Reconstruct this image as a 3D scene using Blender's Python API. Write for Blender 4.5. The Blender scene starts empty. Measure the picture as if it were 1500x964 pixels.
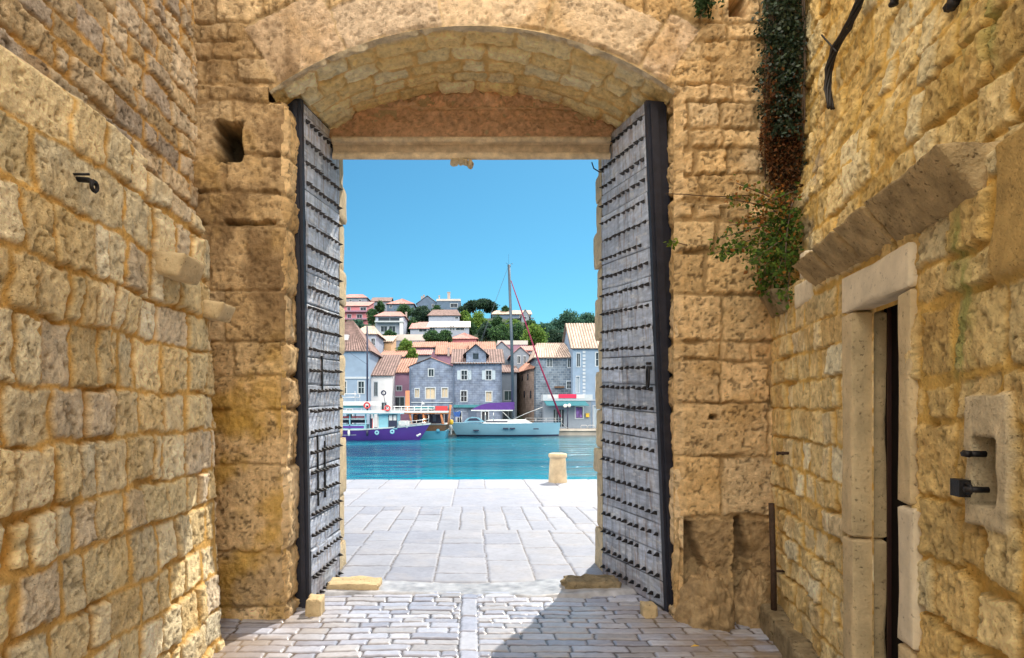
import bpy, math, random
import numpy as np
from mathutils import Vector
R = math.radians
S = bpy.context.scene
COL = S.collection

# ------------------------------------------------------------------ camera
F, VX, VY, CH = 950.0, 690.0, 600.0, 1.6
cam = bpy.data.cameras.new('camera'); camo = bpy.data.objects.new('camera', cam); COL.objects.link(camo)
camo.location = (0, 0, CH); camo.rotation_euler = (R(90), 0, 0)
cam.sensor_width = 36.0; cam.sensor_fit = 'HORIZONTAL'; cam.lens = F/1500*36
cam.shift_x = (750-VX)/1500; cam.shift_y = (VY-482)/1500
cam.clip_start = 0.05; cam.clip_end = 6000
S.camera = camo

# ------------------------------------------------------------------ light
SUN_AZ, SUN_EL = 25.5, 46.0          # azimuth clockwise from +Y
w = bpy.data.worlds.new('World'); S.world = w; w.use_nodes = True
nt = w.node_tree; bg = nt.nodes['Background']
sky = nt.nodes.new('ShaderNodeTexSky'); sky.sky_type = 'NISHITA'; sky.sun_disc = False
sky.sun_elevation = R(SUN_EL); sky.sun_rotation = R(SUN_AZ)
sky.air_density = 1.0; sky.dust_density = 0.35; sky.ozone_density = 3.0
tint = nt.nodes.new('ShaderNodeMix'); tint.data_type = 'RGBA'; tint.blend_type = 'MULTIPLY'
tint.inputs[0].default_value = 1.0
tint.inputs[7].default_value = (0.20, 0.455, 0.49, 1)
nt.links.new(sky.outputs[0], tint.inputs[6])
# added unseen glow overhead and behind the street, cloud-shaped, filling the shaded passage
_n = nt.nodes; _l = nt.links
tcw = _n.new('ShaderNodeTexCoord'); sepw = _n.new('ShaderNodeSeparateXYZ'); _l.new(tcw.outputs['Generated'], sepw.inputs[0])
mrw = _n.new('ShaderNodeMapRange'); mrw.interpolation_type = 'SMOOTHSTEP'; mrw.inputs[1].default_value = .35; mrw.inputs[2].default_value = -.25; _l.new(sepw.outputs[1], mrw.inputs[0])
nzw = _n.new('ShaderNodeTexNoise'); nzw.inputs['Scale'].default_value = 2.2; nzw.inputs['Detail'].default_value = 6; _l.new(tcw.outputs['Generated'], nzw.inputs['Vector'])
mr2 = _n.new('ShaderNodeMapRange'); mr2.inputs[1].default_value = .30; mr2.inputs[2].default_value = .5; _l.new(nzw.outputs['Fac'], mr2.inputs[0])
mulw = _n.new('ShaderNodeMath'); mulw.operation = 'MULTIPLY'; _l.new(mrw.outputs[0], mulw.inputs[0]); _l.new(mr2.outputs[0], mulw.inputs[1])
cldfill = _n.new('ShaderNodeMix'); cldfill.data_type = 'RGBA'; _l.new(mulw.outputs[0], cldfill.inputs[0]); _l.new(tint.outputs[2], cldfill.inputs[6])
elw = _n.new('ShaderNodeMapRange'); elw.interpolation_type = 'SMOOTHSTEP'; elw.inputs[1].default_value = .05; elw.inputs[2].default_value = .45; _l.new(sepw.outputs[2], elw.inputs[0])
ezw = _n.new('ShaderNodeMapRange'); ezw.interpolation_type = 'SMOOTHSTEP'; ezw.inputs[1].default_value = .70; ezw.inputs[2].default_value = .98; ezw.inputs[3].default_value = 1; ezw.inputs[4].default_value = .25; _l.new(sepw.outputs[2], ezw.inputs[0])
ml3 = _n.new('ShaderNodeMath'); ml3.operation = 'MULTIPLY'; _l.new(elw.outputs[0], ml3.inputs[0]); _l.new(ezw.outputs[0], ml3.inputs[1])
ml2 = _n.new('ShaderNodeMath'); ml2.operation = 'MULTIPLY'; _l.new(mulw.outputs[0], ml2.inputs[0]); _l.new(ml3.outputs[0], ml2.inputs[1]); _l.new(ml2.outputs[0], cldfill.inputs[0])
CLOUD_FILL = 22.0
cldfill.inputs[7].default_value = (CLOUD_FILL, CLOUD_FILL*.90, CLOUD_FILL*.76, 1)
nt.links.new(cldfill.outputs[2], bg.inputs[0])
bg.inputs[1].default_value = 0.15
sl = bpy.data.lights.new('sun', 'SUN'); sl.energy = 3.9; sl.angle = R(0.5); sl.color = (1.0, 0.90, 0.75)
so = bpy.data.objects.new('sun', sl); COL.objects.link(so); so.location = (10, 20, 30)
_d = Vector((math.sin(R(SUN_AZ))*math.cos(R(SUN_EL)), math.cos(R(SUN_AZ))*math.cos(R(SUN_EL)), math.sin(R(SUN_EL))))
so.rotation_euler = _d.to_track_quat('Z', 'Y').to_euler()
S.view_settings.view_transform = 'Standard'; S.view_settings.look = 'None'
S.view_settings.gamma = 1.0; S.view_settings.use_curve_mapping = False
S.view_settings.exposure = 0.7
S.cycles.max_bounces = 10; S.cycles.diffuse_bounces = 6
S.cycles.sample_clamp_indirect = 6.0

# ------------------------------------------------------------------ helpers
def P(px, py, Y):
    """a point at distance Y that the photograph shows at (px, py)"""
    return ((px-VX)/F*Y, Y, CH+(VY-py)/F*Y)

# value noise
_rt = np.random.RandomState(7).rand(256, 256)
def vnoise(x, y, seed=0):
    x = x+seed*17.31; y = y+seed*9.17
    xi = np.floor(x).astype(np.int64); yi = np.floor(y).astype(np.int64)
    fx = x-xi; fy = y-yi
    fx = fx*fx*(3-2*fx); fy = fy*fy*(3-2*fy)
    a = _rt[xi % 256, yi % 256]; b = _rt[(xi+1) % 256, yi % 256]
    c = _rt[xi % 256, (yi+1) % 256]; d = _rt[(xi+1) % 256, (yi+1) % 256]
    return a+(b-a)*fx+(c-a)*fy+(a-b-c+d)*fx*fy
def fbm(x, y, seed=0, o=4):
    s = 0; a = .5; t = 0
    for k in range(o):
        s = s+a*vnoise(x*2**k, y*2**k, seed+k*3); t += a; a *= .55
    return s/t
def sstep(a, b, x):
    t = np.clip((x-a)/(b-a), 0, 1); return t*t*(3-2*t)

class MB:
    """collects geometry for ONE mesh"""
    def __init__(s): s.v = []; s.f = []; s.n = 0; s.c = []; s.hasc = False; s.smooth = []
    def add(s, v, f, col=None, smooth=False):
        v = np.asarray(v, float).reshape(-1, 3)
        s.v.append(v)
        for a in (f if isinstance(f, list) else [f]):
            pass
        if isinstance(f, np.ndarray):
            s.f.append(f+s.n); s.smooth.append(np.full(len(f), smooth))
        else:
            by = {}
            for q in f: by.setdefault(len(q), []).append(q)
            for k, qs in by.items():
                s.f.append(np.array(qs, dtype=np.int64)+s.n); s.smooth.append(np.full(len(qs), smooth))
        if col is None: s.c.append(np.full((len(v), 3), .5))
        else:
            c = np.asarray(col, float)
            s.c.append(np.broadcast_to(c, (len(v), 3)).copy() if c.ndim == 1 else c.reshape(-1, 3)); s.hasc = True
        s.n += len(v); return s
    def grid(s, Pt, col=None, smooth=True, keep=None):
        n, m = Pt.shape[:2]
        i = np.arange(n*m).reshape(n, m)
        f = np.stack([i[:-1, :-1], i[1:, :-1], i[1:, 1:], i[:-1, 1:]], -1).reshape(-1, 4)
        if keep is not None: f = f[keep.reshape(-1)]
        return s.add(Pt.reshape(-1, 3), f, None if col is None else col.reshape(-1, 3), smooth)
    def box(s, a, b, col=None):
        x0, y0, z0 = min(a[0], b[0]), min(a[1], b[1]), min(a[2], b[2]); x1, y1, z1 = max(a[0], b[0]), max(a[1], b[1]), max(a[2], b[2])
        v = [(x0,y0,z0),(x1,y0,z0),(x1,y1,z0),(x0,y1,z0),(x0,y0,z1),(x1,y0,z1),(x1,y1,z1),(x0,y1,z1)]
        f = [(0,3,2,1),(4,5,6,7),(0,1,5,4),(1,2,6,5),(2,3,7,6),(3,0,4,7)]
        return s.add(v, f, col)
    def hexa(s, v, col=None):
        """eight corners: bottom ring then top ring"""
        f = [(0,3,2,1),(4,5,6,7),(0,1,5,4),(1,2,6,5),(2,3,7,6),(3,0,4,7)]
        return s.add(v, f, col)
    def tube(s, pts, r, n=6, col=None, r1=None, cap=True):
        pts = [Vector(p) for p in pts]; m = len(pts)
        vs = []; prev = None
        for i, p in enumerate(pts):
            t = (pts[min(i+1, m-1)]-pts[max(i-1, 0)])
            if t.length < 1e-9: t = Vector((0, 0, 1))
            t.normalize()
            a = prev-t*prev.dot(t) if prev is not None else t.orthogonal()
            if a.length < 1e-6: a = t.orthogonal()
            a.normalize(); prev = a; b = t.cross(a)
            rr = r if r1 is None else r+(r1-r)*i/(m-1)
            for k in range(n):
                an = 2*math.pi*k/n
                vs.append(p+a*(rr*math.cos(an))+b*(rr*math.sin(an)))
        f = []
        for i in range(m-1):
            for k in range(n):
                k2 = (k+1) % n
                f.append((i*n+k, i*n+k2, (i+1)*n+k2, (i+1)*n+k))
        if cap:
            f.append(tuple(range(n-1, -1, -1))); f.append(tuple((m-1)*n+k for k in range(n)))
        return s.add([tuple(q) for q in vs], f, col, True)
    def lathe(s, c, prof, n=24, col=None, axis='z'):
        v = []; f = []
        for (r, z) in prof:
            for k in range(n):
                an = 2*math.pi*k/n; a, b = r*math.cos(an), r*math.sin(an)
                v.append((c[0]+a, c[1]+b, c[2]+z) if axis == 'z' else (c[0]+a, c[1]+z, c[2]+b))
        for i in range(len(prof)-1):
            for k in range(n):
                k2 = (k+1) % n
                f.append((i*n+k, i*n+k2, (i+1)*n+k2, (i+1)*n+k))
        f.append(tuple(range(n-1, -1, -1))); f.append(tuple((len(prof)-1)*n+k for k in range(n)))
        return s.add(v, f, col, True)
    def torus(s, c, R0, r, n=18, m=6, axis='y', col=None):
        v = []; f = []
        for i in range(n):
            a = 2*math.pi*i/n
            for j in range(m):
                b = 2*math.pi*j/m; q = R0+r*math.cos(b); h = r*math.sin(b)
                x, y = q*math.cos(a), q*math.sin(a)
                v.append({'y': (c[0]+x, c[1]+h, c[2]+y), 'x': (c[0]+h, c[1]+x, c[2]+y), 'z': (c[0]+x, c[1]+y, c[2]+h)}[axis])
        for i in range(n):
            for j in range(m):
                f.append((i*m+j, ((i+1) % n)*m+j, ((i+1) % n)*m+(j+1) % m, i*m+(j+1) % m))
        return s.add(v, f, col, True)
    def prism(s, poly, y0, y1, col=None):
        """polygon in x,z extruded along y"""
        n = len(poly)
        v = [(x, y0, z) for x, z in poly]+[(x, y1, z) for x, z in poly]
        f = [tuple(range(n)), tuple(range(2*n-1, n-1, -1))]
        for k in range(n): f.append((k, n+k, n+(k+1) % n, (k+1) % n))
        return s.add(v, f, col)
    def build(s, name, mat, parent=None, org=None):
        V = np.concatenate(s.v)
        L = np.array(LOC[parent.name] if parent is not None else (org or (0, 0, 0)), float)
        me = bpy.data.meshes.new(name)
        me.vertices.add(len(V)); me.vertices.foreach_set('co', (V-L).astype(np.float32).ravel())
        nl = sum(f.size for f in s.f); nf = sum(len(f) for f in s.f)
        me.loops.add(nl); me.loops.foreach_set('vertex_index', np.concatenate([f.ravel() for f in s.f]).astype(np.int32))
        tot = np.concatenate([np.full(len(f), f.shape[1]) for f in s.f]).astype(np.int32)
        me.polygons.add(nf); me.polygons.foreach_set('loop_start', np.concatenate([[0], np.cumsum(tot)[:-1]]).astype(np.int32))
        me.polygons.foreach_set('loop_total', tot)
        me.polygons.foreach_set('use_smooth', np.concatenate(s.smooth))
        if s.hasc:
            at = me.color_attributes.new('Col', 'FLOAT_COLOR', 'POINT')
            C = np.concatenate(s.c); at.data.foreach_set('color', np.hstack([C, np.ones((len(C), 1))]).astype(np.float32).ravel())
        me.update(calc_edges=True); me.validate()
        o = bpy.data.objects.new(name, me); COL.objects.link(o)
        if mat is not None: me.materials.append(mat)
        if parent is not None: o.parent = parent; LOC[o.name] = tuple(L)
        else: o.location = tuple(L); LOC[o.name] = tuple(L)
        return o
LOC = {}
def tag(o, label, cat, group=None):
    o['label'] = label; o['category'] = cat
    if group: o['group'] = group
    return o
def struct(o): o['kind'] = 'structure'; return o
def thing(name, label, cat, loc, group=None):
    o = bpy.data.objects.new(name, None); COL.objects.link(o); o.location = loc; LOC[o.name] = tuple(loc)
    o.empty_display_size = .2
    return tag(o, label, cat, group)

# ------------------------------------------------------------------ materials
def mat(name, col=(.5, .5, .5), rough=.7, metal=0, attr=False, var=.25, vs=6.0, bump=0, bs=40.0, spots=0, spot_s=60, spec=.5, dist=.02, bump2=0, bs2=8.0, spotcol=None, stretch=None):
    m = bpy.data.materials.new(name); m.use_nodes = True
    n = m.node_tree.nodes; l = m.node_tree.links; b = n['Principled BSDF']
    b.inputs['Roughness'].default_value = rough; b.inputs['Metallic'].default_value = metal
    b.inputs['Specular IOR Level'].default_value = spec
    tc = n.new('ShaderNodeTexCoord'); vec = tc.outputs['Object']
    if stretch:
        mp = n.new('ShaderNodeMapping'); mp.inputs['Scale'].default_value = stretch; l.new(vec, mp.inputs[0]); vec = mp.outputs[0]
    if attr:
        a = n.new('ShaderNodeAttribute'); a.attribute_name = 'Col'; base = a.outputs['Color']
    else:
        a = n.new('ShaderNodeRGB'); a.outputs[0].default_value = (*col, 1); base = a.outputs[0]
    def noise(sc, det=6, ro=.6):
        t = n.new('ShaderNodeTexNoise'); t.inputs['Scale'].default_value = sc; t.inputs['Detail'].default_value = det
        t.inputs['Roughness'].default_value = ro; l.new(vec, t.inputs['Vector']); return t.outputs['Fac']
    if var:
        mr = n.new('ShaderNodeMapRange'); mr.inputs[1].default_value = .25; mr.inputs[2].default_value = .75
        mr.inputs[3].default_value = 1-var; mr.inputs[4].default_value = 1+var
        l.new(noise(vs), mr.inputs[0])
        mx = n.new('ShaderNodeMix'); mx.data_type = 'RGBA'; mx.blend_type = 'MULTIPLY'; mx.inputs[0].default_value = 1
        l.new(base, mx.inputs[6]); l.new(mr.outputs[0], mx.inputs[7]); base = mx.outputs[2]
    hs = None
    if spots:
        t = noise(spot_s, 4, .7)
        mr = n.new('ShaderNodeMapRange'); mr.inputs[1].default_value = .60; mr.inputs[2].default_value = .70
        mr.inputs[3].default_value = 0; mr.inputs[4].default_value = spots; l.new(t, mr.inputs[0]); hs = mr.outputs[0]
        mx = n.new('ShaderNodeMix'); mx.data_type = 'RGBA'; mx.blend_type = 'MULTIPLY' if spotcol is None else 'MIX'
        l.new(hs, mx.inputs[0]); l.new(base, mx.inputs[6])
        mx.inputs[7].default_value = (*(spotcol or (.12, .1, .09)), 1); base = mx.outputs[2]
    l.new(base, b.inputs['Base Color'])
    if bump:
        bp = n.new('ShaderNodeBump'); bp.inputs['Strength'].default_value = bump; bp.inputs['Distance'].default_value = dist
        h = noise(bs, 8, .65)
        if bump2:
            t2 = noise(bs2, 6, .6); ad = n.new('ShaderNodeMath'); ad.operation = 'MULTIPLY_ADD'; ad.inputs[1].default_value = bump2
            l.new(t2, ad.inputs[0]); l.new(h, ad.inputs[2]); h = ad.outputs[0]
        if hs is not None:
            sb = n.new('ShaderNodeMath'); sb.operation = 'SUBTRACT'; l.new(h, sb.inputs[0]); l.new(hs, sb.inputs[1]); h = sb.outputs[0]
        l.new(h, bp.inputs['Height']); l.new(bp.outputs[0], b.inputs['Normal'])
    return m
def brick(name, c1, c2, mortar, scale=1.0, bw=.5, rh=.25, bump=.4, rough=.9):
    """coursed masonry for the far facades; works on any upright face"""
    m = bpy.data.materials.new(name); m.use_nodes = True
    n = m.node_tree.nodes; l = m.node_tree.links; b = n['Principled BSDF']; b.inputs['Roughness'].default_value = rough
    tc = n.new('ShaderNodeTexCoord'); sp = n.new('ShaderNodeSeparateXYZ'); l.new(tc.outputs['Object'], sp.inputs[0])
    ad = n.new('ShaderNodeMath'); l.new(sp.outputs[0], ad.inputs[0]); l.new(sp.outputs[1], ad.inputs[1])
    cb = n.new('ShaderNodeCombineXYZ'); l.new(ad.outputs[0], cb.inputs[0]); l.new(sp.outputs[2], cb.inputs[1])
    br = n.new('ShaderNodeTexBrick'); l.new(cb.outputs[0], br.inputs['Vector'])
    br.inputs['Color1'].default_value = (*c1, 1); br.inputs['Color2'].default_value = (*c2, 1); br.inputs['Mortar'].default_value = (*mortar, 1)
    br.inputs['Scale'].default_value = scale; br.inputs['Brick Width'].default_value = bw; br.inputs['Row Height'].default_value = rh
    br.inputs['Mortar Size'].default_value = .02; br.inputs['Bias'].default_value = 0
    t = n.new('ShaderNodeTexNoise'); t.inputs['Scale'].default_value = 1.3; t.inputs['Detail'].default_value = 6; l.new(tc.outputs['Object'], t.inputs['Vector'])
    mr = n.new('ShaderNodeMapRange'); mr.inputs[1].default_value = .3; mr.inputs[2].default_value = .7; mr.inputs[3].default_value = .65; mr.inputs[4].default_value = 1.3; l.new(t.outputs[0], mr.inputs[0])
    mx = n.new('ShaderNodeMix'); mx.data_type = 'RGBA'; mx.blend_type = 'MULTIPLY'; mx.inputs[0].default_value = 1
    l.new(br.outputs[0], mx.inputs[6]); l.new(mr.outputs[0], mx.inputs[7]); l.new(mx.outputs[2], b.inputs['Base Color'])
    return m

# ------------------------------------------------------------------ masonry
class Lay:
    """irregular coursed stones: rows of v, each row cut into stones along u"""
    def __init__(s, seed, rows, u0, u1, wr, breaks=None):
        r = random.Random(seed); s.rows = np.array(rows, float); s.br = []; s.seed = seed
        for i in range(len(rows)-1):
            if breaks and breaks.get(i) is not None: b = list(breaks[i])
            else:
                b = [u0-r.random()*.2]; h = rows[i+1]-rows[i]
                while b[-1] < u1: b.append(b[-1]+r.uniform(*wr)*(1 if r.random() > .2 else r.uniform(.5, 1.7)))
            s.br.append(np.array(b, float))
    def ev(s, U, V, rad=.03):
        ri = np.clip(np.searchsorted(s.rows, V, 'right')-1, 0, len(s.rows)-2)
        sd = np.zeros_like(U); idn = np.zeros(U.shape, np.int64); lx = np.zeros_like(U); ly = np.zeros_like(U)
        for r in np.unique(ri):
            m = ri == r; b = s.br[r]; u = U[m]; v = V[m]
            k = np.clip(np.searchsorted(b, u, 'right')-1, 0, len(b)-2)
            x0, x1 = b[k], b[k+1]; y0, y1 = s.rows[r], s.rows[r+1]
            a = (x1-x0)/2; h = (y1-y0)/2
            px = u-(x0+x1)/2; py = v-(y0+y1)/2
            rr = np.minimum(rad, np.minimum(a, h)*.6)
            qx = np.abs(px)-(a-rr); qy = np.abs(py)-(h-rr)
            d = np.hypot(np.maximum(qx, 0), np.maximum(qy, 0))+np.minimum(np.maximum(qx, qy), 0)-rr
            sd[m] = -d; idn[m] = (r*131+k*17+s.seed*7919) % 4096; lx[m] = px/a; ly[m] = py/h
        return sd, idn, lx, ly
_hs = np.random.RandomState(3).rand(4096, 6)
def masonry(U, V, lay, pal, mortar, seed=0, joint=.010, bev=.03, relief=.028, off=.014, rough=.012, warp=.025, rad=.035, tilt=.010, stain=(.50, .29, .09), stain_amt=.45, mvar=.25, rs=9.0, streak=None, cvar=.38, spk=.6, pitd=.010, pitc=.55):
    wu = U+(fbm(U*4, V*4, seed, 3)-.5)*2*warp; wv = V+(fbm(U*3.1+9, V*3.1, seed+5, 3)-.5)*2*warp
    if warp > .017:
        wu = wu+(vnoise(U*24, V*24, seed+9)-.5)*.020+(vnoise(U*60, V*60, seed+10)-.5)*.007; wv = wv+(vnoise(U*24+5, V*24, seed+11)-.5)*.020+(vnoise(U*60+5, V*60, seed+12)-.5)*.007
    else:
        wu = wu+(vnoise(U*28, V*28, seed+9)-.5)*.010; wv = wv+(vnoise(U*28+5, V*28, seed+11)-.5)*.010
    sd, idn, lx, ly = lay.ev(wu, wv, rad)
    hr = _hs[idn]
    sd = sd-joint*(.35+hr[..., 0])
    if warp > .017: sd = sd-.013*sstep(.54, .74, fbm(U*2.6, V*2.6, seed+61, 4))
    m = sstep(-.004, .010, sd)
    body = sstep(0, bev, sd)
    chip = np.floor(fbm(U*11+hr[..., 1]*9, V*11, seed+51, 3)*9)/9
    sx, sy = (rs, rs) if streak is None else streak
    rn = fbm(U*sx+hr[..., 1]*50, V*sy+hr[..., 2]*50, seed+2, 5)-.5
    big = fbm(U*1.3, V*1.3, seed+40, 3)-.5
    ridge = np.abs(fbm(U*sx*.9+hr[..., 3]*40, V*sy*.9, seed+21, 4)-.5)
    h = body*(relief+off*(hr[..., 3]-.5)*2+tilt*(lx*(hr[..., 4]-.5)+ly*(hr[..., 5]-.5))*2)+m*(rn*rough*1.6-ridge*rough*2.2+(chip-.5)*rough*1.3)
    pit = sstep(.63, .74, vnoise(U*62, V*62, seed+31)*.6+vnoise(U*25, V*25, seed+33)*.4)
    h = h-pit*m*pitd
    h = h+(1-m)*((fbm(U*24, V*24, seed+8, 3)-.5)*.012-(.026*sstep(.50, .66, fbm(U*4, V*4, seed+63, 3)) if warp > .017 else 0))+big*.02
    pal = np.array(pal); base = pal[(hr[..., 1]*len(pal)).astype(int) % len(pal)]*(1-cvar*.5+cvar*hr[..., 2:3])
    t = fbm(U*3.5, V*3.5, seed+13, 5); t = sstep(.5, .75, t)*stain_amt
    base = base*(1-t[..., None])+np.array(stain)*t[..., None]
    sp = fbm(U*30, V*30, seed+17, 3); base = base*(1-spk*.5+spk*sp)[..., None]
    base = base*(1-pitc*pit)[..., None]
    mo = np.array(mortar)*(1-mvar+2*mvar*fbm(U*9, V*9, seed+19, 3))[..., None]
    col = base*m[..., None]+mo*(1-m)[..., None]
    return h, col, m
def edge(x, a, wd=.03): return sstep(0, wd, np.abs(x-a))
def lin(a, b, st): return np.linspace(a, b, max(2, int(round((b-a)/st))+1))
def cat_lin(*parts):
    out = []
    for a, b, st in parts:
        q = lin(a, b, st); out += list(q if not out else q[1:])
    return np.array(out)
def rnd_rows(seed, v0, v1, hr):
    r = random.Random(seed); o = [v0]
    while o[-1] < v1: o.append(o[-1]+r.uniform(*hr))
    return o
# ------------------------------------------------------------------ palettes and stone materials
M = {}
M['wall'] = mat('masonry', attr=True, rough=.9, var=.25, vs=16, bump=1.0, bs=95, dist=.014, bump2=1.0, bs2=34, spots=.5, spot_s=105, spec=.2)
M['ashlar'] = mat('dressed_stone', (.60, .47, .28), rough=.88, var=.25, vs=7, bump=.7, bs=60, dist=.012, bump2=.7, bs2=14, spots=.6, spot_s=45, spec=.2)
M['ashlar_pale'] = mat('pale_dressed_stone', (.70, .60, .44), rough=.88, var=.2, vs=7, bump=.5, bs=60, dist=.008, bump2=.5, bs2=14, spots=.5, spot_s=40, spec=.2)
M['dark_stone'] = mat('dark_weathered_stone', (.30, .24, .15), rough=.95, var=.45, vs=9, bump=1, bs=40, dist=.02, bump2=1, bs2=11, spots=.7, spot_s=30, spec=.1)
M['paving'] = mat('worn_paving', attr=True, rough=.26, var=.12, vs=9, bump=.22, bs=60, dist=.006, bump2=.8, bs2=9, spec=.45)
M['quay'] = mat('quay_paving', attr=True, rough=.6, var=.10, vs=3, bump=.25, bs=30, dist=.006, bump2=.6, bs2=6, spec=.35)
M['hood_stone'] = mat('brown_hood_stone', (.50, .37, .20), rough=.95, var=.5, vs=9, bump=1, bs=55, dist=.02, bump2=1.2, bs2=16, spots=.7, spot_s=42, spec=.1)
M['void'] = mat('dark_void', (.01, .009, .008), rough=1, var=0, spec=0)
M['iron'] = mat('black_iron', (.025, .023, .025), rough=.55, metal=.6, var=.4, vs=30, bump=.4, bs=80, dist=.004)
M['rust'] = mat('rusty_iron', (.06, .035, .022), rough=.8, metal=.3, var=.5, vs=40, bump=.5, bs=90, dist=.004)
M['planks'] = mat('weathered_door_boards', attr=True, rough=.62, var=.3, vs=10, bump=.7, bs=30, dist=.006, bump2=.6, bs2=8, spots=.45, spot_s=26, spec=.4, stretch=(1, 1, 3.0), spotcol=(.09, .105, .14))
M['dark_wood'] = mat('dark_door_edge', (.016, .018, .032), rough=.6, var=.4, vs=12, bump=.5, bs=40, dist=.005)
M['cable'] = mat('black_cable', (.022, .02, .02), rough=.6, var=.2)

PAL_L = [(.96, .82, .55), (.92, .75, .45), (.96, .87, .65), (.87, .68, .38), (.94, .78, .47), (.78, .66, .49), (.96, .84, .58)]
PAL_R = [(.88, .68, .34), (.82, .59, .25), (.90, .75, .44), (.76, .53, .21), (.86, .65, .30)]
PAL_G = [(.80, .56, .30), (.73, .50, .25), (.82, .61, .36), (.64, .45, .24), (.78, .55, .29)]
OCHRE = (.74, .45, .14); OCHRE_R = (.74, .47, .13)

# ------------------------------------------------------------------ gate wall
GY, LY, BY = 4.95, 5.95, 6.85          # inner face, lunette face, outer face
XL, XR = -1.42, 1.56                   # pier edges
AX, AH, AR = .01, 1.55, 2.65           # arch centre, half span, radius
ATOP = 4.53
def arch(x):
    return ATOP-AR+np.sqrt(np.maximum(AR**2-(x-AX)**2, .01))
def zz(py, Y=GY): return CH+(VY-py)/F*Y
lay_top = Lay(11, rnd_rows(5, -.2, 9.5, (.13, .22)), -4, 4, (.14, .40))
rowsL = [-.3, .10, .52, 1.18, 1.60, 1.86, 2.12, 2.50, 3.00, 3.25, 3.55, 3.95]+rnd_rows(8, 4.1, 9.5, (.14, .24))
layL = Lay(21, rowsL, -3, -1, (.3, .6), {i: [-3, -2.25, -1.88, -1.0] if i in (6, 9) else [-3, -2.2, -1.82 if i in (4, 5, 10) else -2.0, -1.0] for i in range(12)})
rowsR = [-.3, 0.02, .79, 1.245, 1.655, 1.98, 2.12, 2.48, 2.80, 3.05]+rnd_rows(9, 3.25, 9.5, (.14, .23))
layR = Lay(31, rowsR, 1.3, 4, (.16, .42), {0: [1.0, 4], 1: [1.0, 3.6], 2: [1.0, 1.905, 2.6, 4], 3: [1.0, 2.27, 4], 4: [1.0, 1.90, 2.28, 3], 5: [1.0, 1.90, 2.13, 2.3, 4], 6: [1., 1.91, 2.32, 4], 7: [1., 1.78, 2.2, 4], 8: [1., 1.86, 2.3, 4]})
layV = Lay(41, [0, .50], -4, 4, (.5, .85))
layV2 = Lay(43, [0, .16, .32, .50], -4, 4, (.25, .5))
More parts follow.
